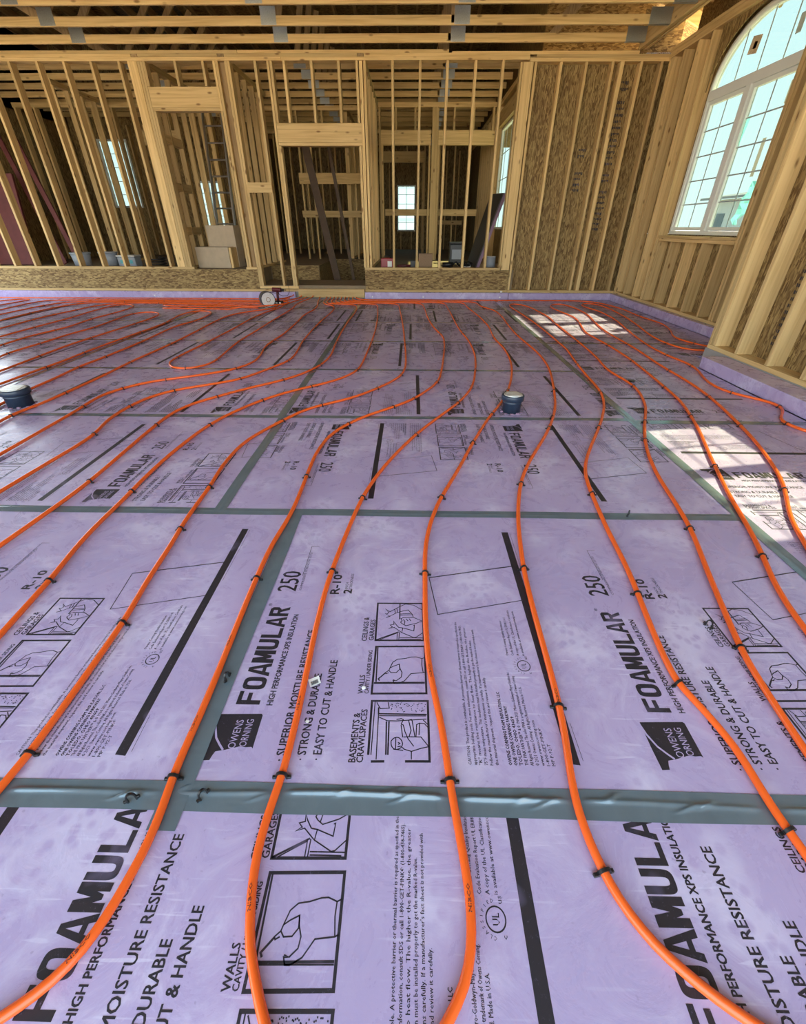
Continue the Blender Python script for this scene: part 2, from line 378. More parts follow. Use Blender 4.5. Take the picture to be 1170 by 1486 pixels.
        if closed: F.append((2 * n - 2, 2 * n - 1, 1, 0))
        s.add(V, F)
    def poly(s, pts): s.add([tuple(p) for p in pts], [tuple(range(len(pts)))])
    def rect(s, a0, a1, b0, b1): s.poly([(a0, b0), (a1, b0), (a1, b1), (a0, b1)])

PIPES={'P1':[(-1.011,-0.096),(-0.677,0.123),(-0.637,0.152),(-0.619,0.169),(-0.604,0.188),(-0.591,0.209),(-0.574,0.255),(-0.56,0.329),(-0.557,0.353),(-0.555,0.403),(-0.563,0.528),(-0.563,0.702),(-0.575,1.177),(-0.575,1.326),(-0.571,1.426),(-0.554,1.6),(-0.548,1.7),(-0.553,2.174),(-0.552,2.274),(-0.544,2.373),(-0.53,2.472),(-0.513,2.545),(-0.49,2.616),(-0.46,2.684),(-0.425,2.749),(-0.384,2.812),(-0.324,2.891),(-0.275,2.947),(-0.136,3.091),(-0.085,3.146),(-0.037,3.203),(0.007,3.263),(0.059,3.348),(0.127,3.481),(0.189,3.617),(0.221,3.711),(0.245,3.808),(0.265,3.931),(0.334,4.601),(0.357,4.875),(0.378,5.199),(0.385,5.373),(0.384,5.498),(0.379,5.598),(0.368,5.697),(0.317,6.017),(0.297,6.166),(0.264,6.514),(0.244,6.788),(0.232,7.012),(0.212,7.686),(0.193,8.085),(0.186,8.159),(0.179,8.206),(0.166,8.251),(0.158,8.272),(0.136,8.311),(0.122,8.327),(0.107,8.342),(0.071,8.367),(0.05,8.376),(0.006,8.391),(-0.065,8.404),(-0.188,8.413),(-0.338,8.414),(-0.613,8.41),(-0.887,8.401),(-0.987,8.4),(-1.036,8.402),(-1.084,8.408),(-1.131,8.417),(-1.174,8.433),(-1.212,8.455),(-1.244,8.485),(-1.268,8.521),(-1.278,8.542),(-1.293,8.586),(-1.308,8.657),(-1.315,8.731),(-1.319,8.805),(-1.32,8.93)],'P0':[(-0.995,0.227),(-0.952,0.549),(-0.95,0.624),(-0.953,0.848),(-0.959,0.998),(-0.98,1.196),(-0.994,1.395),(-1.011,1.569),(-1.016,1.669),(-1.024,1.893),(-1.041,2.117),(-1.042,2.192),(-1.04,2.267),(-1.035,2.341),(-1.025,2.415),(-1.009,2.488),(-0.977,2.582),(-0.844,2.877),(-0.798,2.965),(-0.755,3.025),(-0.706,3.081),(-0.652,3.131),(-0.536,3.225),(-0.481,3.275),(-0.43,3.329),(-0.368,3.407),(-0.27,3.551),(-0.218,3.636),(-0.182,3.701),(-0.129,3.814),(-0.103,3.884),(-0.09,3.931),(-0.071,4.029),(-0.06,4.127),(-0.054,4.252),(-0.053,4.377),(-0.059,4.701),(-0.071,5.1),(-0.103,5.948),(-0.16,7.069),(-0.192,7.617),(-0.225,8.065),(-0.236,8.137),(-0.247,8.182),(-0.255,8.204),(-0.277,8.242),(-0.29,8.259),(-0.322,8.288),(-0.341,8.3),(-0.382,8.318),(-0.451,8.335),(-0.524,8.343),(-0.648,8.347),(-0.798,8.346),(-1.047,8.339),(-1.121,8.341),(-1.169,8.346),(-1.214,8.357),(-1.256,8.374),(-1.275,8.385),(-1.308,8.413),(-1.333,8.449),(-1.353,8.49),(-1.366,8.535),(-1.378,8.607),(-1.384,8.681),(-1.389,8.78),(-1.39,8.93)],'L1':[(-1.271,0.229),(-1.343,1.125),(-1.354,1.224),(-1.379,1.397),(-1.389,1.522),(-1.394,1.746),(-1.403,1.971),(-1.404,2.145),(-1.401,2.245),(-1.395,2.345),(-1.384,2.469),(-1.37,2.593),(-1.358,2.667),(-1.342,2.74),(-1.323,2.812),(-1.3,2.883),(-1.273,2.953),(-1.233,3.045),(-1.2,3.112),(-1.164,3.177),(-1.125,3.241),(-1.083,3.302),(-1.006,3.4),(-0.938,3.473),(-0.756,3.643),(-0.705,3.698),(-0.657,3.755),(-0.602,3.837),(-0.566,3.902),(-0.537,3.97),(-0.514,4.041),(-0.498,4.113),(-0.488,4.187),(-0.482,4.261),(-0.478,4.361),(-0.468,4.86),(-0.465,5.135),(-0.465,5.634),(-0.469,5.984),(-0.477,6.258),(-0.493,6.632),(-0.512,7.031),(-0.534,7.405),(-0.553,7.679),(-0.578,7.977),(-0.587,8.05),(-0.604,8.119),(-0.622,8.16),(-0.634,8.179),(-0.663,8.211),(-0.699,8.235),(-0.719,8.245),(-0.763,8.26),(-0.834,8.273),(-0.908,8.279),(-0.982,8.28),(-1.156,8.278),(-1.229,8.282),(-1.275,8.291),(-1.318,8.306),(-1.355,8.328),(-1.371,8.342),(-1.398,8.376),(-1.419,8.416),(-1.433,8.46),(-1.442,8.508),(-1.451,8.581),(-1.456,8.681),(-1.46,8.93)],'L2':[(-1.761,0.692),(-1.685,1.613),(-1.673,1.812),(-1.672,1.912),(-1.674,2.012),(-1.701,2.56),(-1.706,2.735),(-1.706,2.809),(-1.702,2.884),(-1.696,2.933),(-1.687,2.982),(-1.666,3.052),(-1.648,3.098),(-1.613,3.163),(-1.571,3.225),(-1.48,3.343),(-1.385,3.459),(-1.318,3.533),(-1.179,3.676),(-1.113,3.75),(-1.054,3.83),(-1.003,3.915),(-0.969,3.982),(-0.94,4.05),(-0.914,4.12),(-0.886,4.216),(-0.869,4.288),(-0.853,4.387),(-0.845,4.461),(-0.839,4.56),(-0.838,4.66),(-0.841,4.76),(-0.865,5.133),(-0.876,5.382),(-0.888,5.757),(-0.896,6.131),(-0.899,6.53),(-0.887,7.179),(-0.889,7.428),(-0.893,7.553),(-0.903,7.702),(-0.912,7.802),(-0.925,7.9),(-0.945,7.996),(-0.971,8.063),(-0.994,8.102),(-1.008,8.119),(-1.041,8.149),(-1.08,8.171),(-1.123,8.187),(-1.17,8.197),(-1.313,8.217),(-1.358,8.228),(-1.38,8.236),(-1.418,8.258),(-1.435,8.271),(-1.45,8.287),(-1.475,8.323),(-1.493,8.364),(-1.506,8.41),(-1.514,8.457),(-1.519,8.506),(-1.528,8.681),(-1.53,8.93)],'L3':[(-2.086,1.12),(-2.036,2.118),(-2.022,2.342),(-2.02,2.417),(-2.022,2.492),(-2.028,2.541),(-2.036,2.59),(-2.073,2.76),(-2.084,2.859),(-2.086,2.934),(-2.082,3.033),(-2.073,3.107),(-2.059,3.18),(-2.037,3.251),(-2.007,3.318),(-1.968,3.381),(-1.937,3.419),(-1.903,3.453),(-1.846,3.501),(-1.661,3.627),(-1.583,3.688),(-1.547,3.721),(-1.513,3.757),(-1.47,3.817),(-1.445,3.859),(-1.412,3.926),(-1.257,4.292),(-1.241,4.339),(-1.229,4.386),(-1.22,4.435),(-1.215,4.484),(-1.213,4.583),(-1.216,4.683),(-1.265,5.23),(-1.274,5.405),(-1.28,5.654),(-1.288,6.154),(-1.288,6.479),(-1.283,6.703),(-1.265,7.203),(-1.262,7.377),(-1.264,7.527),(-1.272,7.677),(-1.283,7.776),(-1.298,7.874),(-1.317,7.944),(-1.334,7.988),(-1.356,8.029),(-1.383,8.065),(-1.462,8.147),(-1.49,8.182),(-1.503,8.202),(-1.524,8.243),(-1.546,8.311),(-1.557,8.359),(-1.569,8.432),(-1.588,8.606),(-1.597,8.755),(-1.6,8.93)],'L4':[(-2.372,1.539),(-2.406,2.761),(-2.415,2.96),(-2.434,3.208),(-2.432,3.281),(-2.418,3.353),(-2.393,3.422),(-2.373,3.467),(-2.349,3.51),(-2.323,3.552),(-2.294,3.592),(-2.245,3.646),(-2.208,3.679),(-2.169,3.708),(-1.957,3.837),(-1.854,3.907),(-1.756,3.984),(-1.72,4.018),(-1.687,4.054),(-1.657,4.092),(-1.63,4.133),(-1.597,4.198),(-1.574,4.268),(-1.564,4.316),(-1.557,4.364),(-1.554,4.438),(-1.559,4.537),(-1.571,4.636),(-1.614,4.906),(-1.623,5.005),(-1.626,5.105),(-1.621,5.279),(-1.597,5.627),(-1.593,5.852),(-1.596,6.076),(-1.604,6.375),(-1.611,6.575),(-1.628,6.898),(-1.63,7.048),(-1.628,7.123),(-1.621,7.222),(-1.594,7.47),(-1.586,7.569),(-1.582,7.669),(-1.584,7.768),(-1.593,7.892),(-1.613,8.066),(-1.711,8.707),(-1.721,8.806),(-1.73,8.93)],'L5':[(-1.97,8.93),(-1.978,8.781),(-1.991,8.682),(-2.007,8.609),(-2.059,8.417),(-2.075,8.344),(-2.089,8.271),(-2.119,8.073),(-2.137,7.975),(-2.237,7.537),(-2.275,7.341),(-2.296,7.193),(-2.312,7.044),(-2.324,6.894),(-2.333,6.72),(-2.337,6.545),(-2.333,6.145),(-2.336,5.92),(-2.362,5.047),(-2.387,4.498),(-2.385,4.4),(-2.374,4.328),(-2.361,4.282),(-2.331,4.216),(-2.304,4.178),(-2.273,4.144),(-2.237,4.117),(-2.197,4.1),(-2.156,4.093),(-2.114,4.097),(-2.075,4.112),(-2.039,4.137),(-2.009,4.169),(-1.986,4.208),(-1.968,4.251),(-1.957,4.298),(-1.951,4.346),(-1.95,4.419),(-1.953,4.494),(-1.987,4.892),(-2.002,5.116),(-2.008,5.266),(-2.007,5.416),(-1.993,5.865),(-1.982,6.639),(-1.96,7.438),(-1.951,7.963),(-1.945,8.163),(-1.937,8.287),(-1.928,8.387),(-1.913,8.485),(-1.882,8.657),(-1.872,8.731),(-1.866,8.805),(-1.86,8.93)],'A':[(-2.68,2.053),(-2.795,2.718),(-2.804,2.792),(-2.807,2.841),(-2.803,2.914),(-2.78,3.061),(-2.77,3.161),(-2.754,3.535),(-2.749,3.735),(-2.749,3.86),(-2.757,4.185),(-2.757,4.335),(-2.753,4.485),(-2.736,4.934),(-2.733,5.209),(-2.736,5.459),(-2.746,5.834),(-2.769,6.483),(-2.768,6.708),(-2.759,6.883),(-2.745,6.981),(-2.729,7.054),(-2.705,7.124),(-2.685,7.169),(-2.662,7.213),(-2.61,7.297),(-2.551,7.378),(-2.487,7.454),(-2.371,7.584),(-2.325,7.642),(-2.287,7.705),(-2.259,7.772),(-2.241,7.843),(-2.233,7.916),(-2.233,8.015),(-2.243,8.239),(-2.24,8.313),(-2.234,8.362),(-2.224,8.41),(-2.21,8.457),(-2.193,8.503),(-2.134,8.64),(-2.111,8.71),(-2.1,8.758),(-2.092,8.806),(-2.08,8.93)],'BC':[(-2.954,2.372),(-3.087,3.235),(-3.101,3.334),(-3.111,3.458),(-3.119,3.732),(-3.144,4.055),(-3.145,4.205),(-3.13,4.504),(-3.125,4.678),(-3.121,5.077),(-3.127,5.327),(-3.156,5.875),(-3.158,5.974),(-3.157,6.074),(-3.152,6.148),(-3.143,6.222),(-3.128,6.295),(-3.091,6.439),(-3.074,6.536),(-3.062,6.66),(-3.06,6.834),(-3.063,6.934),(-3.07,7.033),(-3.079,7.107),(-3.094,7.179),(-3.109,7.225),(-3.129,7.268),(-3.155,7.307),(-3.186,7.341),(-3.222,7.368),(-3.241,7.379),(-3.282,7.393),(-3.302,7.396),(-3.343,7.394),(-3.362,7.389),(-3.38,7.381),(-3.397,7.37),(-3.412,7.356),(-3.438,7.322),(-3.449,7.303),(-3.467,7.26),(-3.484,7.19),(-3.496,7.092),(-3.498,6.993),(-3.491,6.894),(-3.478,6.795),(-3.44,6.574),(-3.425,6.475),(-3.415,6.376),(-3.41,6.252),(-3.412,6.102),(-3.433,5.629),(-3.454,4.931),(-3.455,4.681),(-3.445,4.407),(-3.444,4.307),(-3.458,3.934),(-3.472,2.861)],'DE':[(-3.731,3.251),(-3.806,4.396),(-3.837,4.82),(-3.845,4.994),(-3.842,5.194),(-3.811,5.942),(-3.793,6.466),(-3.79,6.615),(-3.792,6.74),(-3.802,6.864),(-3.818,6.962),(-3.83,7.009),(-3.846,7.056),(-3.878,7.121),(-3.904,7.16),(-3.936,7.194),(-3.972,7.222),(-3.992,7.233),(-4.033,7.249),(-4.076,7.256),(-4.119,7.252),(-4.139,7.247),(-4.158,7.238),(-4.192,7.214),(-4.207,7.199),(-4.231,7.163),(-4.24,7.142),(-4.255,7.098),(-4.264,7.051),(-4.269,7.002),(-4.27,6.928),(-4.266,6.854),(-4.211,6.257),(-4.204,6.158),(-4.2,6.058),(-4.204,5.909),(-4.223,5.66),(-4.228,5.535),(-4.228,5.411),(-4.221,5.086),(-4.231,4.762),(-4.229,4.663),(-4.217,4.565),(-4.197,4.467),(-4.029,3.789)],'FG':[(-4.531,4.251),(-4.583,4.898),(-4.616,5.246),(-4.623,5.37),(-4.622,5.47),(-4.617,5.544),(-4.608,5.619),(-4.572,5.865),(-4.565,5.94),(-4.562,6.014),(-4.563,6.089),(-4.567,6.163),(-4.604,6.486),(-4.615,6.635),(-4.614,6.759),(-4.596,7.033),(-4.59,7.183),(-4.589,7.357),(-4.592,7.482),(-4.598,7.557),(-4.607,7.631),(-4.621,7.704),(-4.632,7.752),(-4.656,7.822),(-4.676,7.866),(-4.701,7.908),(-4.73,7.946),(-4.762,7.979),(-4.78,7.993),(-4.817,8.016),(-4.836,8.024),(-4.874,8.031),(-4.893,8.029),(-4.911,8.025),(-4.928,8.017),(-4.943,8.006),(-4.958,7.992),(-4.983,7.958),(-4.994,7.938),(-5.011,7.895),(-5.028,7.825),(-5.039,7.727),(-5.042,7.652),(-5.042,7.552),(-5.033,7.303),(-5.021,7.154),(-4.989,6.856),(-4.978,6.682),(-4.975,6.507),(-4.979,6.107),(-4.976,5.908),(-4.938,4.71)],'H':[(-5.328,5.208),(-5.365,5.93),(-5.403,6.552),(-5.409,6.752),(-5.405,6.926),(-5.395,7.075),(-5.36,7.422),(-5.346,7.671),(-5.334,7.769),(-5.323,7.817),(-5.308,7.863),(-5.278,7.929),(-5.238,7.99),(-5.189,8.044),(-5.152,8.076),(-5.112,8.105),(-5.071,8.13),(-5.004,8.161),(-4.957,8.176),(-4.885,8.193),(-4.837,8.2),(-4.763,8.207),(-4.663,8.21),(-4.539,8.207),(-4.165,8.187),(-3.791,8.172),(-3.418,8.151),(-3.194,8.145),(-3.069,8.148),(-2.945,8.157),(-2.623,8.196),(-2.524,8.206),(-2.425,8.21),(-2.3,8.211)],'I':[(-5.761,5.767),(-5.812,6.414),(-5.847,6.812),(-5.858,6.961),(-5.866,7.135),(-5.872,7.36),(-5.873,7.509),(-5.87,7.609),(-5.862,7.708),(-5.847,7.806),(-5.823,7.902),(-5.798,7.972),(-5.766,8.038),(-5.726,8.099),(-5.677,8.153),(-5.64,8.183),(-5.599,8.209),(-5.556,8.231),(-5.51,8.248),(-5.463,8.261),(-5.415,8.272),(-5.341,8.284),(-5.242,8.294),(-5.142,8.301),(-4.719,8.326),(-4.52,8.334),(-3.672,8.346),(-2.699,8.381),(-2.3,8.383)],'J':[(-6.228,6.26),(-6.217,6.985),(-6.223,7.559),(-6.219,7.684),(-6.208,7.808),(-6.193,7.907),(-6.179,7.98),(-6.16,8.052),(-6.134,8.121),(-6.099,8.184),(-6.069,8.221),(-6.035,8.254),(-5.975,8.294),(-5.932,8.316),(-5.863,8.341),(-5.791,8.359),(-5.717,8.374),(-5.569,8.395),(-5.346,8.422),(-5.222,8.435),(-5.072,8.446),(-4.898,8.455),(-4.673,8.462),(-3.748,8.48),(-2.8,8.516),(-2.625,8.519),(-2.3,8.519)],'K':[(-6.501,6.688),(-6.562,7.383),(-6.61,7.854),(-6.619,8.003),(-6.62,8.152),(-6.617,8.226),(-6.611,8.274),(-6.6,8.32),(-6.583,8.363),(-6.559,8.401),(-6.545,8.418),(-6.511,8.448),(-6.471,8.471),(-6.427,8.489),(-6.381,8.502),(-6.308,8.515),(-6.234,8.523),(-5.713,8.566),(-5.489,8.579),(-5.24,8.589),(-4.617,8.606),(-3.596,8.622),(-3.197,8.624),(-2.3,8.621)],'LM':[(-7.002,7.184),(-6.952,8.15),(-6.932,8.395),(-6.93,8.442),(-6.934,8.487),(-6.944,8.528),(-6.964,8.564),(-6.992,8.592),(-7.009,8.603),(-7.047,8.618),(-7.088,8.622),(-7.109,8.62),(-7.129,8.616),(-7.168,8.599),(-7.186,8.587),(-7.22,8.557),(-7.25,8.522),(-7.277,8.482),(-7.411,8.274),(-7.746,7.782)],'N':[(-8.423,8.817),(-6.399,8.822),(-3.875,8.837),(-2.3,8.837)],'O':[(-2.527,7.728),(-3.095,7.813),(-3.368,7.85),(-3.567,7.868),(-3.916,7.887),(-3.991,7.894),(-4.039,7.902),(-4.087,7.913),(-4.133,7.928),(-4.175,7.948),(-4.194,7.96),(-4.227,7.987),(-4.24,8.003),(-4.257,8.035),(-4.26,8.052),(-4.26,8.068),(-4.257,8.084),(-4.25,8.098),(-4.24,8.11),(-4.227,8.121),(-4.211,8.129),(-4.173,8.139),(-4.151,8.141),(-4.106,8.14),(-4.058,8.134),(-3.986,8.121),(-3.719,8.056),(-3.621,8.035),(-3.449,8.006),(-3.324,7.991),(-3.175,7.977),(-2.552,7.929)],'Q':[(-4.085,7.665),(-3.312,7.623),(-3.188,7.612),(-2.89,7.577),(-2.79,7.57),(-2.716,7.568),(-2.617,7.574),(-2.568,7.581),(-2.52,7.593),(-2.474,7.608),(-2.428,7.627),(-2.385,7.649),(-2.343,7.675),(-2.303,7.704),(-2.245,7.752),(-2.192,7.803),(-2.159,7.84),(-2.13,7.879),(-2.105,7.919),(-2.087,7.959),(-2.078,7.999),(-2.078,8.019),(-2.08,8.037),(-2.086,8.055),(-2.096,8.071),(-2.122,8.099),(-2.139,8.111),(-2.178,8.132),(-2.289,8.176),(-2.349,8.206),(-2.381,8.232),(-2.393,8.248),(-2.402,8.264),(-2.409,8.282),(-2.412,8.301),(-2.409,8.34),(-2.397,8.382),(-2.379,8.425),(-2.311,8.556),(-2.292,8.601),(-2.275,8.647),(-2.249,8.743),(-2.22,8.89)],'P2':[(-0.161,0.029),(-0.247,0.152),(-0.272,0.195),(-0.283,0.217),(-0.298,0.265),(-0.308,0.313),(-0.313,0.363),(-0.312,0.413),(-0.3,0.537),(-0.305,1.012),(-0.304,1.112),(-0.3,1.211),(-0.282,1.41),(-0.23,1.807),(-0.203,1.929),(-0.155,2.097),(-0.098,2.262),(-0.024,2.448),(0.036,2.585),(0.091,2.697),(0.173,2.852),(0.305,3.093),(0.361,3.204),(0.422,3.341),(0.474,3.481),(0.496,3.553),(0.521,3.65),(0.542,3.747),(0.56,3.846),(0.587,4.018),(0.619,4.241),(0.637,4.39),(0.653,4.539),(0.664,4.688),(0.672,4.863),(0.676,5.038),(0.675,5.238),(0.667,5.462),(0.635,5.886),(0.623,6.135),(0.617,6.385),(0.603,7.485),(0.594,7.834),(0.589,8.109),(0.585,8.183),(0.58,8.232),(0.572,8.28),(0.558,8.324),(0.538,8.364),(0.511,8.398),(0.477,8.425),(0.437,8.445),(0.392,8.458),(0.345,8.467),(0.296,8.473),(0.222,8.478),(0.022,8.481),(-0.453,8.474),(-0.778,8.463),(-0.877,8.462),(-0.952,8.465),(-1.0,8.47),(-1.048,8.479),(-1.092,8.493),(-1.132,8.513),(-1.166,8.54),(-1.193,8.575),(-1.205,8.595),(-1.222,8.637),(-1.234,8.683),(-1.244,8.756),(-1.249,8.83),(-1.25,8.93)],'P3':[(-0.007,0.044),(0.092,0.156),(0.106,0.177),(0.116,0.199),(0.123,0.222),(0.127,0.247),(0.129,0.296),(0.125,0.346),(0.11,0.47),(0.093,0.644),(0.075,0.768),(0.066,0.842),(0.06,0.992),(0.062,1.192),(0.068,1.391),(0.082,1.515),(0.106,1.638),(0.131,1.734),(0.162,1.83),(0.265,2.111),(0.362,2.395),(0.43,2.583),(0.546,2.886),(0.696,3.229),(0.739,3.346),(0.779,3.464),(0.849,3.704),(0.908,3.947),(0.933,4.069),(0.956,4.192),(0.975,4.315),(0.99,4.439),(1.01,4.663),(1.019,4.888),(1.019,5.088),(1.002,5.412),(1.0,5.562),(1.006,5.711),(1.034,6.135),(1.038,6.285),(1.037,6.459),(1.028,6.709),(1.014,6.983),(0.986,7.332),(0.935,7.854),(0.928,7.979),(0.923,8.203),(0.915,8.302),(0.906,8.349),(0.893,8.393),(0.872,8.433),(0.845,8.466),(0.81,8.492),(0.77,8.511),(0.725,8.525),(0.678,8.533),(0.604,8.541),(0.529,8.545),(0.305,8.547),(-0.27,8.539),(-0.644,8.526),(-0.769,8.525),(-0.893,8.53),(-0.942,8.536),(-0.989,8.546),(-1.032,8.562),(-1.053,8.572),(-1.089,8.597),(-1.119,8.63),(-1.142,8.668),(-1.159,8.712),(-1.173,8.782),(-1.179,8.856),(-1.18,8.93)],'P4':[(0.692,0.086),(0.56,0.158),(0.52,0.186),(0.482,0.219),(0.465,0.237),(0.437,0.278),(0.417,0.323),(0.404,0.371),(0.397,0.42),(0.395,0.47),(0.399,0.519),(0.416,0.643),(0.423,0.718),(0.438,1.117),(0.447,1.266),(0.467,1.44),(0.498,1.637),(0.541,1.832),(0.582,1.976),(0.625,2.093),(0.685,2.23),(0.862,2.588),(0.934,2.748),(0.981,2.863),(1.025,2.98),(1.057,3.075),(1.086,3.17),(1.136,3.363),(1.234,3.802),(1.278,4.022),(1.306,4.195),(1.321,4.319),(1.333,4.468),(1.341,4.617),(1.344,4.792),(1.34,4.992),(1.314,5.565),(1.31,5.84),(1.319,6.289),(1.327,6.489),(1.348,6.888),(1.352,7.012),(1.352,7.162),(1.349,7.312),(1.344,7.436),(1.335,7.536),(1.319,7.634),(1.307,7.682),(1.286,7.753),(1.202,7.96),(1.187,8.007),(1.175,8.055),(1.16,8.152),(1.146,8.374),(1.132,8.444),(1.115,8.485),(1.091,8.521),(1.076,8.536),(1.041,8.561),(1.0,8.579),(0.931,8.596),(0.833,8.607),(0.709,8.612),(0.484,8.612),(-0.115,8.604),(-0.639,8.589),(-0.764,8.59),(-0.862,8.6),(-0.932,8.615),(-0.976,8.632),(-1.014,8.656),(-1.032,8.67),(-1.061,8.703),(-1.082,8.742),(-1.096,8.786),(-1.107,8.857),(-1.11,8.93)],'P56':[(0.892,0.084),(0.843,0.456),(0.84,0.606),(0.826,0.679),(0.798,0.775),(0.793,0.799),(0.792,0.823),(0.797,0.898),(0.852,1.294),(0.878,1.593),(0.926,1.964),(0.94,2.038),(0.96,2.11),(0.984,2.181),(1.012,2.25),(1.065,2.363),(1.259,2.741),(1.367,2.967),(1.416,3.081),(1.452,3.175),(1.484,3.269),(1.512,3.365),(1.534,3.463),(1.553,3.586),(1.587,3.984),(1.614,4.258),(1.634,4.432),(1.681,4.778),(1.698,4.927),(1.706,5.027),(1.71,5.152),(1.724,6.026),(1.725,6.426),(1.717,6.776),(1.7,7.276),(1.69,7.475),(1.668,7.8),(1.663,7.949),(1.666,8.049),(1.672,8.123),(1.684,8.195),(1.705,8.259),(1.724,8.293),(1.736,8.306),(1.749,8.316),(1.763,8.323),(1.778,8.325),(1.793,8.324),(1.809,8.319),(1.824,8.311),(1.854,8.285),(1.868,8.269),(1.892,8.231),(1.913,8.188),(1.939,8.119),(1.953,8.071),(1.969,7.999),(1.982,7.925),(1.992,7.851),(2.027,7.402),(2.037,7.228),(2.04,7.103),(2.036,6.953),(1.996,6.355),(1.961,5.505),(1.932,4.956),(1.92,4.782),(1.907,4.632),(1.895,4.533),(1.86,4.286),(1.85,4.162),(1.852,4.037),(1.876,3.764),(1.877,3.69),(1.874,3.64),(1.865,3.566),(1.846,3.468),(1.808,3.324),(1.77,3.205),(1.744,3.135),(1.714,3.066),(1.566,2.749),(1.486,2.566),(1.425,2.402),(1.394,2.307),(1.368,2.21),(1.343,2.113),(1.323,2.016),(1.278,1.744),(1.249,1.597),(1.223,1.501),(1.15,1.262),(1.088,1.046),(1.062,0.949),(1.046,0.876),(1.032,0.777),(0.993,0.304)],'P78':[(1.202,0.31),(1.326,1.049),(1.336,1.098),(1.355,1.171),(1.378,1.242),(1.441,1.405),(1.5,1.57),(1.589,1.856),(1.638,1.998),(1.757,2.327),(1.891,2.678),(1.932,2.795),(1.985,2.962),(2.048,3.178),(2.077,3.3),(2.094,3.398),(2.202,4.316),(2.216,4.466),(2.225,4.615),(2.233,4.84),(2.236,5.09),(2.232,5.29),(2.216,5.715),(2.216,5.814),(2.221,5.889),(2.23,5.963),(2.247,6.061),(2.326,6.428),(2.38,6.697),(2.399,6.821),(2.408,6.92),(2.411,7.045),(2.403,7.194),(2.382,7.418),(2.346,7.716),(2.336,7.865),(2.337,7.965),(2.344,8.039),(2.359,8.111),(2.382,8.18),(2.415,8.244),(2.443,8.281),(2.474,8.311),(2.508,8.332),(2.525,8.338),(2.542,8.341),(2.559,8.34),(2.574,8.336),(2.589,8.328),(2.603,8.317),(2.626,8.286),(2.645,8.247),(2.667,8.179),(2.682,8.107),(2.695,8.033),(2.704,7.959),(2.713,7.859),(2.717,7.759),(2.719,7.635),(2.717,7.51),(2.712,7.41),(2.704,7.31),(2.692,7.211),(2.669,7.063),(2.602,6.694),(2.546,6.348),(2.518,6.151),(2.502,6.001),(2.492,5.802),(2.479,5.177),(2.473,5.002),(2.464,4.853),(2.439,4.579),(2.427,4.429),(2.416,4.205),(2.404,3.805),(2.393,3.655),(2.379,3.531),(2.362,3.407),(2.339,3.284),(2.309,3.138),(2.269,2.967),(2.221,2.773),(2.182,2.628),(2.146,2.509),(2.106,2.39),(2.027,2.18),(1.967,2.042),(1.908,1.932),(1.779,1.718),(1.744,1.652),(1.713,1.584),(1.423,0.812)],'P910':[(2.629,2.656),(2.587,2.745),(2.572,2.79),(2.567,2.835),(2.573,2.879),(2.58,2.9),(2.601,2.941),(2.63,2.979),(2.692,3.055),(2.732,3.114),(2.75,3.156),(2.755,3.178),(2.757,3.221),(2.748,3.263),(2.728,3.304),(2.702,3.343),(2.63,3.442),(2.595,3.505),(2.579,3.55),(2.569,3.597),(2.564,3.645),(2.565,3.694),(2.573,3.768),(2.593,3.865),(2.614,3.936),(2.684,4.149),(2.701,4.221),(2.709,4.27),(2.716,4.343),(2.715,4.417),(2.709,4.492),(2.686,4.689),(2.678,4.839),(2.678,4.938),(2.682,5.038),(2.699,5.262),(2.726,5.485),(2.777,5.805),(2.823,6.075),(2.908,6.516),(2.938,6.688),(2.958,6.837),(2.976,7.01),(2.987,7.16),(2.992,7.284),(2.995,7.409),(2.992,7.533),(2.988,7.608),(2.98,7.682),(2.932,7.977),(2.925,8.051),(2.924,8.101),(2.924,8.15),(2.928,8.199),(2.937,8.247),(2.95,8.293),(2.969,8.335),(2.993,8.374),(3.022,8.404),(3.056,8.426),(3.074,8.432),(3.092,8.434),(3.11,8.434),(3.128,8.43),(3.145,8.422),(3.175,8.399),(3.189,8.383),(3.211,8.346),(3.227,8.303),(3.238,8.257),(3.245,8.208),(3.252,8.134),(3.256,8.035),(3.258,7.935),(3.254,7.736),(3.24,7.487),(3.222,7.263),(3.196,7.04),(3.165,6.818),(3.117,6.522),(3.082,6.326),(2.995,5.885),(2.976,5.762),(2.963,5.663),(2.952,5.539),(2.948,5.439),(2.951,5.34),(2.962,5.241),(2.971,5.193),(2.982,5.145),(3.007,5.079),(3.03,5.04),(3.044,5.023),(3.077,4.994),(3.095,4.982),(3.136,4.965),(3.204,4.952),(3.5,4.93)],'P11':[(3.55,5.06),(3.481,5.074),(3.438,5.088),(3.418,5.098),(3.381,5.124),(3.364,5.139),(3.334,5.174),(3.298,5.236),(3.277,5.28),(3.26,5.327),(3.233,5.422),(3.221,5.495),(3.217,5.544),(3.217,5.593),(3.222,5.641),(3.232,5.689),(3.245,5.737),(3.261,5.783),(3.328,5.944),(3.363,6.037),(3.395,6.132),(3.431,6.251),(3.455,6.348),(3.474,6.446),(3.484,6.545),(3.487,6.619),(3.481,6.744),(3.455,6.992),(3.446,7.141),(3.447,7.291),(3.461,7.615),(3.464,7.74),(3.458,7.889),(3.442,8.038),(3.421,8.161),(3.401,8.259),(3.375,8.355),(3.344,8.449),(3.315,8.518),(3.28,8.582),(3.236,8.639),(3.202,8.672),(3.183,8.686),(3.142,8.711),(3.099,8.73),(3.052,8.745),(3.004,8.756),(2.956,8.763),(2.906,8.769),(2.832,8.772),(2.408,8.77),(0.06,8.77),(-0.14,8.768),(-0.539,8.759),(-0.639,8.759),(-0.713,8.762),(-0.763,8.767),(-0.811,8.774),(-0.857,8.786),(-0.9,8.803),(-0.939,8.827),(-0.973,8.857),(-1.003,8.892),(-1.03,8.93)]}
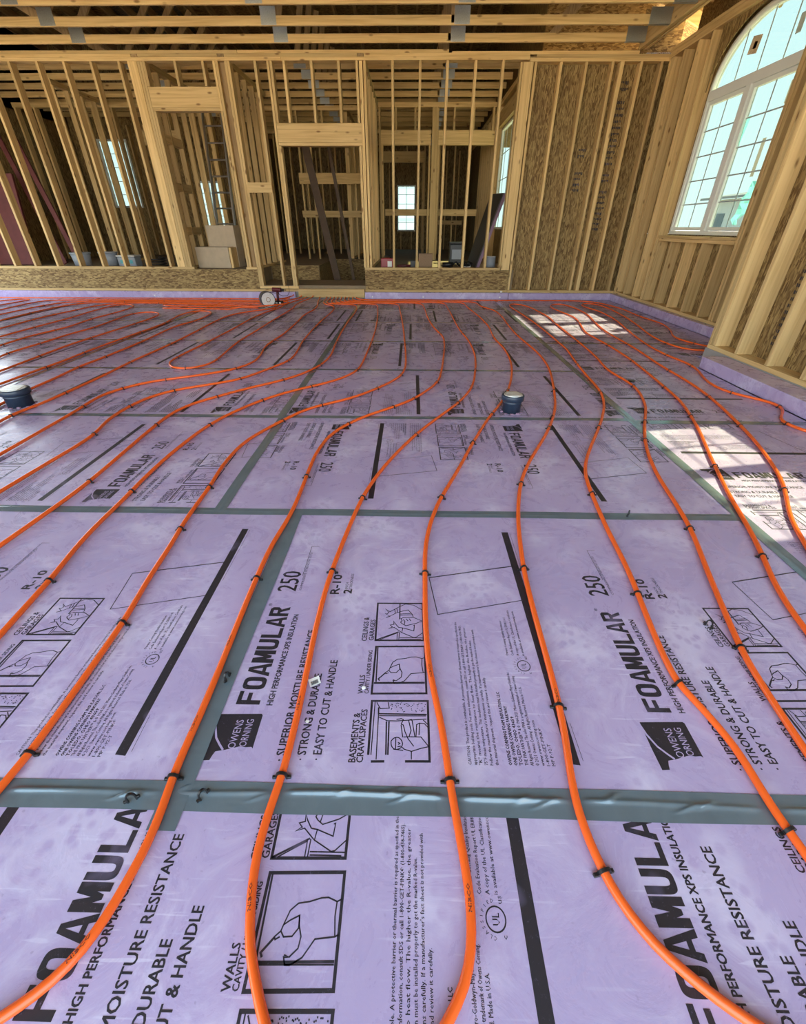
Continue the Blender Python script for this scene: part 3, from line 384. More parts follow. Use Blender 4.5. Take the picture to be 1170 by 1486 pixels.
CLIPS={'P1':[(-0.562,0.507,1.63),(-0.575,1.214,1.57),(-0.551,2.016,1.58),(-0.418,2.76,0.99),(-0.128,3.1,0.82),(0.024,3.291,1.02),(0.225,3.727,1.33),(0.359,4.902,1.51),(0.364,5.724,1.73)],'P0':[(-0.952,0.555,1.54),(-0.958,0.986,1.61),(-1.007,1.526,1.67),(-1.024,1.893,1.63),(-0.877,2.803,1.15),(-0.665,3.119,0.75),(-0.278,3.539,0.97),(-0.09,3.931,1.35),(-0.074,5.171,1.61)],'L1':[(-1.349,1.183,1.68),(-1.398,1.84,1.61),(-1.347,2.716,1.36),(-1.138,3.22,1.02),(-0.832,3.572,0.75),(-0.507,4.071,1.35),(-0.465,5.26,1.57)],'L2':[(-1.672,1.937,1.59),(-1.705,2.706,1.6),(-1.518,3.294,0.91),(-1.113,3.75,0.89),(-0.88,4.24,1.34),(-0.87,5.237,1.61)],'L3':[(-2.029,2.545,1.73),(-2.079,3.058,1.45),(-1.923,3.433,0.79),(-1.499,3.777,0.95),(-1.229,4.386,1.36),(-1.267,5.274,1.62),(-1.287,6.071,1.59)],'L4':[(-2.421,3.043,1.65),(-2.369,3.474,1.06),(-2.134,3.73,0.55),(-1.65,4.102,0.99),(-1.603,4.838,1.73),(-1.621,5.279,1.52),(-1.607,6.475,1.61)],'L5':[(-2.387,4.498,-1.61),(-2.121,4.096,0.09),(-1.95,4.419,1.58),(-2.007,5.253,1.61),(-2.347,5.556,-1.6),(-1.983,6.575,1.56),(-2.333,6.72,-1.61)],'A':[(-2.807,2.847,1.52),(-2.762,3.348,1.53),(-2.757,4.285,1.57),(-2.735,5.072,1.56),(-2.748,5.888,1.61),(-2.768,6.652,1.57)],'BC':[(-3.144,4.092,1.58),(-3.13,4.504,1.53),(-3.123,5.16,1.59),(-3.083,6.487,1.4),(-3.452,4.089,-1.61),(-3.454,4.658,-1.53),(-3.428,5.747,-1.62),(-3.415,6.366,-1.53)],'DE':[(-3.814,4.502,1.64),(-3.834,5.381,1.53),(-3.799,6.291,1.54),(-4.221,4.598,-1.45),(-4.222,5.059,-1.6),(-4.201,6.021,-1.6),(-4.257,7.086,-1.76)],'FG':[(-4.591,4.985,1.67),(-4.578,5.824,1.43),(-4.615,6.635,1.61),(-4.593,7.096,1.53),(-4.977,5.991,-1.56),(-4.983,6.755,-1.51)],'H':[(-5.4,6.5,1.63),(-5.36,7.422,1.49),(-4.414,8.2,-0.05)],'I':[(-5.865,7.106,1.62),(-5.072,8.305,0.06)],'J':[(-6.199,7.866,1.42),(-4.442,8.466,0.02)],'P2':[(-0.302,0.516,1.47),(-0.295,1.261,1.48),(-0.23,1.807,1.42),(0.036,2.585,1.14),(0.361,3.204,1.13),(0.6,4.111,1.43),(0.643,5.78,1.65)],'P3':[(0.106,0.513,1.67),(0.064,1.258,1.54),(0.159,1.822,1.26),(0.39,2.473,1.22),(0.584,2.972,1.16),(0.791,3.504,1.29),(1.0,5.55,1.58)],'P4':[(0.412,0.343,1.84),(0.422,0.712,1.48),(0.45,1.295,1.46),(0.579,1.964,1.29),(0.922,2.721,1.15),(1.169,3.509,1.35),(1.312,5.68,1.59),(1.352,7.074,1.57)],'P56':[(0.847,0.425,1.7),(0.794,0.793,1.78),(0.834,1.162,1.43),(0.914,1.871,1.44),(1.259,2.741,1.11),(1.536,3.473,1.42),(1.624,4.345,1.46),(1.722,5.88,1.55),(1.057,0.925,-1.79),(1.245,1.581,-1.84),(1.476,2.539,-1.93),(1.615,2.855,-2.01),(1.875,3.652,-1.63),(1.956,5.413,-1.62),(1.981,7.931,-1.4)],'P78':[(1.436,1.391,1.2),(1.707,2.19,1.22),(1.985,2.962,1.28),(2.121,3.627,1.45),(2.218,4.491,1.51),(2.234,5.173,1.59),(1.908,1.932,-2.1),(2.225,2.789,-1.81),(2.36,3.397,-1.76),(2.414,4.138,-1.6),(2.48,5.229,-1.59)],'P910':[(2.598,3.5,2.08),(2.755,3.176,1.35),(2.567,2.835,1.56),(2.713,4.313,1.48),(2.683,4.739,1.62),(2.808,5.985,1.4),(2.956,5.299,-1.46)],'P11':[(3.271,5.296,1.92),(3.348,5.998,1.21),(3.447,7.129,1.63)]}
LOGO=[(0.206, 0.019), (0.209, 0.136), (0.205, 0.14), (0.114, 0.14), (0.118, 0.136), (0.117, 0.121), (0.119, 0.106), (0.114, 0.087), (0.109, 0.069), (0.105, 0.047), (0.095, 0.043), (0.083, 0.04), (0.082, 0.021), (0.136, 0.019)]
LOGOCURVE=[(0.201, 0.016), (0.172, 0.022), (0.14, 0.036), (0.123, 0.051), (0.109, 0.065)]
PICS=[(0.006,[(0.635,0.428),(0.637,0.587),(0.472,0.588),(0.469,0.431),(0.635,0.428)]),(0.004,[(0.635,0.507),(0.561,0.508)]),(0.0026,[(0.505,0.508),(0.472,0.507)]),(0.0026,[(0.505,0.501),(0.471,0.501)]),(0.004,[(0.47,0.431),(0.506,0.506)]),(0.0026,[(0.471,0.443),(0.501,0.501)]),(0.0026,[(0.607,0.489),(0.595,0.473),(0.609,0.456),(0.592,0.469),(0.584,0.463),(0.587,0.456),(0.574,0.474),(0.568,0.46),(0.582,0.484),(0.588,0.492)]),(0.0026,[(0.607,0.489),(0.621,0.507),(0.633,0.527),(0.628,0.556),(0.606,0.585)]),(0.0026,[(0.588,0.492),(0.596,0.508),(0.605,0.536),(0.586,0.55),(0.573,0.554)]),(0.0026,[(0.607,0.489),(0.588,0.492)]),(0.0026,[(0.612,0.496),(0.591,0.5)]),(0.0026,[(0.525,0.505),(0.54,0.494),(0.553,0.487),(0.538,0.489),(0.535,0.476),(0.527,0.484),(0.519,0.471),(0.525,0.49),(0.513,0.504)]),(0.0026,[(0.525,0.505),(0.523,0.519),(0.503,0.516),(0.513,0.504)]),(0.0026,[(0.523,0.519),(0.511,0.556),(0.536,0.558),(0.534,0.554)]),(0.0026,[(0.503,0.516),(0.483,0.556),(0.485,0.564),(0.505,0.587)]),(0.0026,[(0.556,0.516),(0.564,0.512),(0.569,0.52),(0.57,0.556),(0.555,0.584),(0.544,0.564),(0.533,0.529),(0.541,0.517),(0.548,0.511),(0.556,0.516)]),(0.0026,[(0.561,0.52),(0.551,0.526),(0.538,0.523)]),(0.0026,[(0.564,0.53),(0.554,0.536)]),(0.0026,[(0.565,0.54),(0.554,0.546)]),(0.0026,[(0.585,0.508),(0.589,0.548)]),(0.0026,[(0.579,0.508),(0.583,0.55)]),(0.0026,[(0.482,0.51),(0.482,0.586)]),(0.0026,[(0.476,0.511),(0.476,0.579)]),(0.006,[(0.444,0.435),(0.448,0.59),(0.281,0.592),(0.277,0.434),(0.444,0.435)]),(0.004,[(0.442,0.441),(0.316,0.444)]),(0.004,[(0.313,0.438),(0.317,0.588)]),(0.0026,[(0.31,0.438),(0.313,0.588)]),(0.0026,[(0.365,0.483),(0.386,0.491),(0.397,0.505),(0.4,0.527),(0.406,0.549),(0.407,0.563),(0.401,0.581),(0.379,0.58),(0.35,0.584),(0.346,0.547),(0.321,0.528),(0.311,0.508),(0.311,0.498),(0.321,0.494),(0.321,0.504),(0.324,0.494)]),(0.0026,[(0.365,0.483),(0.372,0.495),(0.379,0.511),(0.361,0.513),(0.349,0.503),(0.348,0.487),(0.356,0.48),(0.365,0.483)]),(0.0026,[(0.379,0.511),(0.365,0.513),(0.349,0.52),(0.333,0.518),(0.321,0.504)]),(0.0026,[(0.356,0.48),(0.348,0.47),(0.344,0.472),(0.348,0.48)]),(0.004,[(0.347,0.47),(0.326,0.45),(0.32,0.454)]),(0.0026,[(0.401,0.581),(0.405,0.59)]),(0.0026,[(0.35,0.584),(0.353,0.591)]),(0.006,[(0.089,0.481),(0.088,0.447)]),(0.006,[(0.254,0.434),(0.257,0.595),(0.091,0.595),(0.09,0.533)]),(0.006,[(0.252,0.437),(0.104,0.439)]),(0.0026,[(0.252,0.446),(0.104,0.446)]),(0.0026,[(0.214,0.458),(0.093,0.46)]),(0.0026,[(0.25,0.451),(0.231,0.462),(0.233,0.487),(0.251,0.483)]),(0.004,[(0.235,0.457),(0.216,0.458),(0.216,0.591)]),(0.0026,[(0.21,0.46),(0.212,0.589)]),(0.0026,[(0.206,0.46),(0.196,0.483),(0.196,0.508),(0.203,0.59)]),(0.004,[(0.194,0.481),(0.105,0.484)]),(0.004,[(0.194,0.488),(0.105,0.489)]),(0.0026,[(0.187,0.521),(0.185,0.527),(0.166,0.532),(0.148,0.54),(0.128,0.555)]),(0.0026,[(0.2,0.508),(0.203,0.521),(0.2,0.527),(0.187,0.521)]),(0.0026,[(0.185,0.521),(0.151,0.526)]),(0.0026,[(0.152,0.528),(0.153,0.543),(0.153,0.574),(0.128,0.594),(0.123,0.573),(0.115,0.549),(0.12,0.531),(0.125,0.525)]),(0.0026,[(0.199,0.541),(0.17,0.548),(0.154,0.543)]),(0.0026,[(0.196,0.551),(0.154,0.558)]),(0.0026,[(0.186,0.563),(0.154,0.561)]),(0.0026,[(0.19,0.571),(0.158,0.569)]),(0.0026,[(0.199,0.541),(0.201,0.549),(0.194,0.552)]),(0.0026,[(0.186,0.562),(0.191,0.571),(0.19,0.584),(0.18,0.593)]),(0.0026,[(0.2,0.581),(0.188,0.593)]),(0.0026,[(0.115,0.549),(0.095,0.549)]),(0.0026,[(0.135,0.526),(0.129,0.525),(0.124,0.522),(0.121,0.517),(0.119,0.511),(0.12,0.505),(0.124,0.5),(0.129,0.497),(0.135,0.496),(0.141,0.496),(0.146,0.5),(0.149,0.504),(0.151,0.51),(0.15,0.516),(0.146,0.521),(0.141,0.524),(0.135,0.526)]),(0.0026,[(0.149,0.508),(0.121,0.508)]),(0.0026,[(0.12,0.502),(0.117,0.528)]),(0.0026,[(0.138,0.514),(0.135,0.519),(0.132,0.515)]),(0.0026,[(0.126,0.513),(0.128,0.522)])]
DOTS=[(0.248,0.512),(0.246,0.528),(0.239,0.495),(0.229,0.58),(0.245,0.565),(0.243,0.542),(0.247,0.506),(0.224,0.511),(0.229,0.571),(0.246,0.568),(0.233,0.52),(0.227,0.561),(0.249,0.576),(0.232,0.549),(0.246,0.539),(0.248,0.536),(0.227,0.581),(0.242,0.543),(0.235,0.579),(0.227,0.576),(0.239,0.539),(0.239,0.548),(0.242,0.505),(0.25,0.57),(0.232,0.494),(0.235,0.517),(0.241,0.536),(0.246,0.588),(0.245,0.53),(0.243,0.552),(0.229,0.524),(0.235,0.521),(0.249,0.579),(0.244,0.495),(0.234,0.565),(0.241,0.512),(0.237,0.507),(0.23,0.493),(0.225,0.577),(0.224,0.562),(0.242,0.491),(0.23,0.584),(0.224,0.53),(0.228,0.55),(0.245,0.518),(0.247,0.533),(0.223,0.527),(0.25,0.521),(0.245,0.493),(0.241,0.567),(0.248,0.517),(0.24,0.586),(0.249,0.509),(0.245,0.494),(0.247,0.556)]


# ------------------------------------------------------------------ the print repeated on every foam board (page 1.22 m along a, 1.15 m along b)
CAPS = (0.0, 0.69)
def page(fine=True):
    f = Flat(); r = 2 if fine else 1
    f.block('FOAMULAR', 0.236, 0.608, 0.054, 0.121)
    f.text('\u00ae', 0.614, 0.627, 0.040, 0.052, 0.01, r)
    f.text('250', 0.690, 0.798, 0.050, 0.121, 0.018, r)
    f.line([(0.775, 0.128), (0.956, 0.128), (0.956, 0.16)], 0.002)
    f.text('HIGH PERFORMANCE XPS INSULATION', 0.235, 0.575, 0.141, 0.158, 0.03, r)
    f.text('\u00b7 SUPERIOR MOISTURE RESISTANCE', 0.085, 0.508, 0.205, 0.227, 0.022, r)
    f.text('\u00b7 STRONG & DURABLE', 0.088, 0.340, 0.258, 0.280, 0.022, r)
    f.text('\u00b7 EASY TO CUT & HANDLE', 0.089, 0.389, 0.298, 0.320, 0.022, r)
    f.text('R-10', 0.679, 0.782, 0.249, 0.281, 0.035, r)
    f.text('2', 0.682, 0.703, 0.298, 0.327, 0.04, r)
    f.text('CEILINGS &', 0.466, 0.567, 0.386, 0.403, 0.022, r); f.text('GARAGES', 0.469, 0.557, 0.409, 0.425, 0.022, r)
    f.text('WALLS', 0.276, 0.338, 0.394, 0.410, 0.022, r); f.text('CAVITY / UNDER SIDING', 0.277, 0.429, 0.413, 0.425, 0.022, r)
    f.text('BASEMENTS &', 0.085, 0.217, 0.390, 0.408, 0.022, r); f.text('CRAWLSPACES', 0.085, 0.228, 0.410, 0.427, 0.022, r)
    for w, p in PICS: f.line(p, w)
    for a, b in DOTS: f.rect(a - 0.0012, a + 0.0012, b - 0.0012, b + 0.0012)
    # logo: dark tile with a pale sweeping line and pale lettering left open
    f.poly(LOGO)
    # sheet outline and the long dark bar
    f.line([(0.774, 0.615), (0.586, 0.639), (0.662, 0.952)], 0.0032); f.line([(0.774, 0.615), (0.849, 0.950)], 0.005)
    f.poly([(1.077, 0.943), (1.077, 0.971), (0.660, 0.972), (0.089, 0.972), (0.092, 0.944), (0.664, 0.944)])
    f.line([(1.07, 0.979), (0.74, 0.979)], 0.0012); f.line([(0.20, 0.979), (0.10, 0.982)], 0.0012)
    para = ['CAUTION: This product is combustible. A protective barrier or thermal barrier is required as specified in the',
            'appropriate building code. For more information, consult SDS or call 1-800-GET-PINK\u00ae (1-800-438-7465).',
            '"R" means the resistance to heat flow. The higher the R-value, the greater',
            '75\u00b0F mean temperature. This insulation must be installed properly to get the marked R-value.',
            'Follow the manufacturer\'s instructions carefully. If a manufacturer\'s fact sheet is not provided with',
            'the material shipment, request this and review it carefully.']
    ends = [0.552, 0.538, 0.529, 0.476, 0.520, 0.338]
    addr = ['OWENS CORNING FOAM INSULATION, LLC', 'ONE OWENS CORNING PARKWAY', 'TOLEDO, OHIO 43659',
            'THE PINK PANTHER\u2122 & \u00a9 1964-2021 Metro-Goldwyn-Mayer Studios Inc.', 'All Rights Reserved. The color PINK is a registered trademark of Owens Corning.',
            '\u00a9 2021 Owens Corning. All Rights Reserved. Made in U.S.A.', 'www.owenscorning.com', '1-800-GET-PINK\u00ae', 'MP P-92-T']
    aend = [0.289, 0.246, 0.215, 0.358, 0.345, 0.308, 0.205, 0.185, 0.141]
    code = ['Owens Corning Quality Insulation', 'Code Evaluation Report UL ER8811-01', 'A copy of the UL Classification Certificate', 'is available at www.owenscorning.com']
    cend = [0.560, 0.575, 0.610, 0.605]
    if fine:
        for i, (t, e) in enumerate(zip(para, ends)): f.text(t, 0.085, e, 0.692 + 0.0135 * i, 0.700 + 0.0135 * i, 0.015, 1, CAPS)
        for i, (t, e) in enumerate(zip(addr, aend)): f.text(t, 0.086, e, 0.793 + 0.0135 * i, 0.8015 + 0.0135 * i, 0.03 if i < 3 else 0.012, 1, CAPS)
        for i, (t, e) in enumerate(zip(code, cend)): f.text(t, 0.418, e, 0.845 + 0.0165 * i, 0.8535 + 0.0165 * i, 0.015, 1, CAPS)
        f.text('COMPRESSIVE STRENGTH 25 PSI', 0.695, 0.916, 0.131, 0.140, 0.008, 1); f.text('INCH', 0.706, 0.74, 0.300, 0.311, 0.004, 1); f.text('THICKNESS', 0.706, 0.79, 0.315, 0.326, 0.004, 1)
        c = (0.381, 0.893)
        f.line([(c[0] + 0.019 * math.cos(k * math.pi / 12), c[1] + 0.019 * math.sin(k * math.pi / 12)) for k in range(25)], 0.0026)
        f.text('UL', 0.372, 0.390, 0.886, 0.900, 0.01, 1); f.text('c', 0.352, 0.358, 0.905, 0.911, 0.008, 1); f.text('us', 0.404, 0.416, 0.902, 0.909, 0.008, 1)
        ct = 'CLASSIFIED'
        for i, ch in enumerate(ct):
            th = math.pi * (1.05 + 0.9 * i / (len(ct) - 1)); ra = 0.025
            V, F = text2d(ch, 0.0, 1)
            ca, sa = math.cos(th), math.sin(th)
            mxx = max(v[0] for v in V) / 2
            V2 = []
            for x, y in V:
                tx, ty = (x - mxx) * 0.0085, y * 0.0085
                V2.append((c[0] + ca * (ra + ty) - sa * tx, c[1] + sa * (ra + ty) + ca * tx))
            f.add(V2, F)
    else:
        for grp, b0, db in ((ends, 0.692, 0.0135), (aend, 0.793, 0.0135), (cend, 0.845, 0.0165)):
            for i, e in enumerate(grp):
                a = 0.085 if b0 < 0.84 else 0.418; b = b0 + db * i; rr = random.Random(i + int(b0 * 100))
                while a < e:
                    w = rr.uniform(0.008, 0.024); f.rect(a, min(e, a + w), b + 0.001, b + 0.0078); a += w + 0.004
    return f
def page_pale():
    f = Flat()
    f.line(LOGOCURVE, 0.005)
    f.text('OWENS', 0.113, 0.190, 0.074, 0.094, 0.0, 2); f.text('CORNING', 0.105, 0.192, 0.102, 0.121, 0.0, 2)
    return f
PAGE = page(True); PAGEFAR = page(False); PALE = page_pale()

# ------------------------------------------------------------------ floor and foam boards
bx('floor', -8.6, 4.2, -4.0, 9.25, -0.25, -0.051, CONC)['kind'] = 'structure'
g = bx('ground', -60, 60, -60, 80, -0.80, -0.60, DIRT); g['kind'] = 'structure'

def clip_flat(fl, mat2, x0, x1, y0, y1, z):
    """ink as faces, cut to the board's rectangle"""
    bm = bmesh.new(); vs = [bm.verts.new((*mat2(a, b), z + 0.00004 * l)) for a, b, l in fl.V]
    bm.verts.index_update()
    for f in fl.F:
        q = [vs[i] for i in f]
        if all(v.co.x < x0 for v in q) or all(v.co.x > x1 for v in q) or all(v.co.y < y0 for v in q) or all(v.co.y > y1 for v in q): continue
        try: bm.faces.new(q)
        except ValueError: pass
    for v in [v for v in bm.verts if not v.link_faces]: bm.verts.remove(v)
    for co, no in (((x0, 0, 0), (-1, 0, 0)), ((x1, 0, 0), (1, 0, 0)), ((0, y0, 0), (0, -1, 0)), ((0, y1, 0), (0, 1, 0))):
        if bm.faces: bmesh.ops.bisect_plane(bm, geom=bm.verts[:] + bm.edges[:] + bm.faces[:], plane_co=co, plane_no=no, clear_outer=True)
    for f in bm.faces:
        if f.normal.z < 0: f.normal_flip()
    bm.normal_update()
    for f in bm.faces:
        if f.normal.z < 0: f.normal_flip()
    return bm
ALLB = []
def board(label, x0, x1, y0, y1, mode, ox, oy, fine=True):
    """mode 'up': reads away from the camera; 'down': turned half round; 'side': a quarter turn"""
    g = 0.0015
    bm = bmesh.new(); box(bm, x0 + g, x1 - g, y0 + g, y1 - g, -0.05, 0.0, 0, 0.002)
    fn = {'up': lambda n: (lambda a, b: (ox + b + 1.15 * n, oy + a)),
          'down': lambda n: (lambda a, b: (ox - b - 1.15 * n, oy + 1.219 - a)),
          'side': lambda n: (lambda a, b: (ox + a, oy - b - 1.15 * n))}[mode]
    for n in range(-3, 4):
        m2 = fn(n)
        corners = [m2(a, b) for a in (0, 1.22) for b in (0, 1.15)]
        if max(c[0] for c in corners) < x0 or min(c[0] for c in corners) > x1 or max(c[1] for c in corners) < y0 or min(c[1] for c in corners) > y1: continue
        for fl, mi, z in () if x1 - x0 < 0.3 else ((PAGE if fine else PAGEFAR, 1, 0.0003), (PALE, 2, 0.0009)):
            b2 = clip_flat(fl, m2, x0 + g, x1 - g, y0 + g, y1 - g, z)
            me = bpy.data.meshes.new('tmp'); b2.to_mesh(me); b2.free()
            old = set(bm.faces); bm.from_mesh(me); bpy.data.meshes.remove(me)
            for fc in bm.faces:
                if fc not in old: fc.material_index = mi
    cx, cy = (x0 + x1) / 2, (y0 + y1) / 2
    bmesh.ops.translate(bm, verts=bm.verts, vec=(-cx, -cy, 0))
    o = link('foam_board', bm, [FOAM, INK, FOAM]); o.location = (cx, cy, 0)
    tag(o, label, 'insulation board', 'lavender foam boards laid over the floor')
    return o
Y = [round(0.4714 + 1.2192 * k, 4) for k in range(-1, 8)]; Y[-1] = 8.955
S4 = 1.543
board('lavender foam board nearest the camera, its big lettering cut short by wide shiny tape', -1.30, 1.30, Y[0], Y[1], 'up', -0.715, -0.113)
board('lavender foam board with the barcode sticker lying on it and two full blocks of lettering', -0.536, S4, Y[1], Y[2], 'up', -0.536, 0.471)
board('lavender foam board left of the barcode board, cut off by the left picture edge', -2.975, -0.536, Y[1], Y[2], 'up', -1.685, 0.471)
board('lavender foam board right behind the barcode board, its lettering upside down, touched by sunlight', -0.90, S4, Y[2], Y[3], 'down', 0.765, 1.675)
board('lavender foam board behind the left edge board, third from the camera, lettering right way up', -3.34, -0.90, Y[2], Y[3], 'up', -1.62, 1.67)
board('lavender foam board that the middle drain pipe comes up through', -0.915, S4, Y[3], Y[4], 'up', -0.90, 2.89)
board('lavender foam board beside the left drain pipe, in front of the hairpin pipe loop', -3.40, -0.915, Y[3], Y[4], 'up', -2.62, 2.89, False)
board('glossy lavender foam board left of the left drain pipe, catching white window glare', -5.84, -3.40, Y[3], Y[4], 'up', -5.0, 2.89, False)
far = ['just behind the middle drain board', 'in the next row past the middle drain', 'second row before the doorway wall', 'against the right rim board by the doorway']
farl = ['under the hairpin pipe loop', 'behind the hairpin pipe loop', 'in front of the tape roll and driver', 'under the tape roll, against the rim board']
farll = ['left of the hairpin pipe loop', 'one row behind the glare, left side', 'under the small pipe hairpins at left', 'under the pipe bundle below the stained rim board']
modes = [('down', 0.845, 4.125), ('down', 0.945, 5.33), ('up', -0.61, 6.567), ('up', -0.915, 7.70)]
model = [('down', -0.38, 4.125), ('down', -0.05, 5.33), ('up', -2.03, 6.567), ('up', -2.6, 7.70)]
for k in range(4):
    board('lavender foam board ' + far[k], -0.915, S4, Y[4 + k], Y[5 + k], *modes[k], False)
    board('lavender foam board ' + farl[k], -3.40, -0.915, Y[4 + k], Y[5 + k], *model[k], False)
    board('lavender foam board ' + farll[k], -5.84, -3.40, Y[4 + k], Y[5 + k], model[k][0], model[k][1] - 2.44, model[k][2], False)
    if k > 0: board('lavender foam board at the far left picture edge, ' + ('', 'third row before the wall', 'second row before the wall', 'against the rim board')[k], -8.30, -5.84, Y[4 + k], Y[5 + k], model[k][0], model[k][1] - 4.88, model[k][2], False)
board('lavender foam board lying lengthwise in the near window sunlight at right', S4, 2.765, 0.43, 2.87, 'side', 1.534, 2.195)
board('lavender foam board lying lengthwise behind the near sunlight patch, by the wall corner', S4, 2.765, 2.87, 5.31, 'side', 1.534, 4.33, False)
board('lavender foam board lying lengthwise in the far sunlight patch', S4, 2.765, 5.31, 7.75, 'side', 1.534, 6.60, False)
board('lavender foam board behind the far sunlight patch, under the right hand pipe hairpins', S4, 2.765, 7.75, Y[8], 'side', 1.534, 9.0, False)
board('small lavender foam offcut at the end of the broad near right foam strip', 2.765, 2.995, 4.305, 4.757, 'side', 9.0, 9.0, False)
board('narrow lavender foam board in the recess right of the far sunlight patch', 2.765, 3.66, 4.76, 7.75, 'side', 2.75, 7.2, False)
board('narrow lavender foam board in the far right corner of the room', 2.765, 3.66, 7.75, Y[8], 'side', 2.75, 9.0, False)

# ------------------------------------------------------------------ seam tape
def tape_strip(label, a, b, w=0.075, wr=0.0, step=0.06, z=0.0014):
    a = Vector((*a, 0)); b = Vector((*b, 0)); d = b - a; Ln = d.length; d.normalize(); s = Vector((-d.y, d.x, 0))
    n = max(2, int(Ln / step)); m = 26 if wr > 0.002 else 10 if wr else 4
    rr = random.Random(int(a.x * 977 + a.y * 131)); ph = [rr.uniform(0, 6.3) for _ in range(8)]
    near = [(Vector((*p, 0)), Vector((*q, 0))) for pp in PIPES.values() for p, q in zip(pp, pp[1:])] if wr > 0.0012 else []
    near = [(p - a, q - a) for p, q in near if min((p - a).y, (q - a).y) < max(d.y * Ln, 0) + 0.1 and max((p - a).y, (q - a).y) > min(d.y * Ln, 0) - 0.1]
    def clear(v):
        m_ = 1.0
        for p, q in near:
            w_ = q - p; k_ = max(0, min(1, (v - p).dot(w_) / max(w_.length_squared, 1e-9))); m_ = min(m_, max(0, ((p + w_ * k_ - v).length - 0.012) / 0.03))
        return m_
    bm = bmesh.new(); rows = []
    for i in range(n + 1):
        t = Ln * i / n; row = []
        for j in range(m + 1):
            q = j / m - 0.5
            h = 0.0
            if wr:
                # a long lifted crease wandering along the strip, with slanting folds off it
                c0 = 0.08 + 0.10 * math.sin(t * 2.3 + ph[0]) + 0.04 * math.sin(t * 9 + ph[1])
                h += wr * math.exp(-((q - c0) / 0.085) ** 2) * (0.65 + 0.35 * math.sin(t * 5 + ph[2]))
                for kk in range(3):
                    sl = 6.0 + 3.0 * kk; per = 0.33 + 0.09 * kk; u = ((t - (q - c0) / sl * 1.0 + ph[3 + kk]) % per) / per - 0.5
                    h += wr * 0.75 * math.exp(-(u * per / 0.009) ** 2) * max(0, 1 - abs(q - c0 - 0.12 * (kk - 1)) / 0.22)
            if wr > 0.0012 and h > 0.0003: h *= clear(d * t + s * (q * w))
            edge = 0.0015 * math.sin(t * 7 + ph[5 + (j > 0)]) if j in (0, m) else 0
            row.append(bm.verts.new(d * t + s * (q * w + edge) + Vector((0, 0, z + h))))
        rows.append(row)
    for r0, r1 in zip(rows, rows[1:]):
        for j in range(m): bm.faces.new((r0[j], r1[j], r1[j + 1], r0[j + 1]))
    bmesh.ops.recalc_face_normals(bm, faces=bm.faces)
    for f in bm.faces:
        if f.normal.z < 0: f.normal_flip()
    o = link('seam_tape', bm, TAPE, smooth=True); o.location = a
    return tag(o, label, 'tape', 'tape strips over the foam board seams')
tape_strip('wide wrinkled grey tape crossing the floor nearest the camera', (-1.4, Y[1]), (1.75, Y[1]), 0.064, 0.0085, 0.008)
tape_strip('grey tape crossing the floor behind the barcode board', (-3.0, Y[2]), (S4, Y[2] - 0.005), 0.054, 0.0016, 0.025)
tape_strip('grey tape crossing the floor in front of both drain pipes', (-3.4, Y[3]), (S4, Y[3]), 0.052, 0.001, 0.04)
for k, t in ((4, 'dark tape line crossing the floor just behind the hairpin pipe loop front'), (5, 'dark tape line second across beyond the middle drain pipe'), (6, 'dark tape line third across beyond the middle drain pipe'), (7, 'dark tape line crossing the floor nearest the doorway wall')):
    tape_strip(t, (-8.2, Y[k]), (S4, Y[k]), 0.045, 0.0, 0.3)
tape_strip('grey tape running away from the camera beside the barcode board, under the left pipe', (-0.545, 0.40), (-0.53, 1.71), 0.064, 0.0018, 0.02, 0.0024)
tape_strip('short grey tape running lengthwise at left between the second and third cross tapes', (-0.90, Y[2]), (-0.90, Y[3]), 0.056, 0.001, 0.04, 0.0024)
tape_strip('long grey tape running lengthwise from the left drain row to the doorway', (-0.915, Y[3]), (-0.915, 8.93), 0.056, 0.0, 0.3, 0.0024)
tape_strip('dark tape running lengthwise behind the left drain pipe', (-3.40, Y[3]), (-3.40, 8.93), 0.055, 0.0, 0.3, 0.0024)
tape_strip('dark tape running lengthwise at the far left', (-5.84, Y[4]), (-5.84, 8.93), 0.055, 0.0, 0.3, 0.0024)
tape_strip('long green grey tape running lengthwise through both sunlight patches', (S4, 0.47), (S4, 8.93), 0.06, 0.0008, 0.05, 0.0024)
tape_strip('grey tape crossing the right boards at the back edge of the near sunlight', (S4, 2.87), (2.76, 2.87), 0.06, 0.0008, 0.05)
tape_strip('grey tape crossing the right boards in the shade before the far sunlight', (S4, 5.31), (3.66, 5.31), 0.05, 0.0, 0.2)

# ------------------------------------------------------------------ foam edge strips
def edge_strip(label, x0, x1, y0, y1, h):
    o = bx('foam_edge_strip', x0, x1, y0, y1, 0.0005, h, FOAM, bev=0.003)
    return tag(o, label, 'insulation strip', 'lavender foam strips along the wall bases')
edge_strip('lavender foam edge strip along the left rim board, left of the doorway', -8.3, -2.19, 8.965, 9.04, 0.112)
edge_strip('lavender foam edge strip below the right rim board, from the doorway to the corner post', -0.88, 1.79, 8.965, 9.04, 0.112)
edge_strip('lavender foam edge strip below the sheathed back wall, in the corner', 1.80, 3.74, 8.965, 9.04, 0.112)
edge_strip('lavender foam edge strip along the wall under the arched window', 3.665, 3.74, 4.75, 8.955, 0.112)
edge_strip('broad lavender foam edge strip at the foot of the near right wall', 2.775, 2.99, -1.0, 4.30, 0.105)

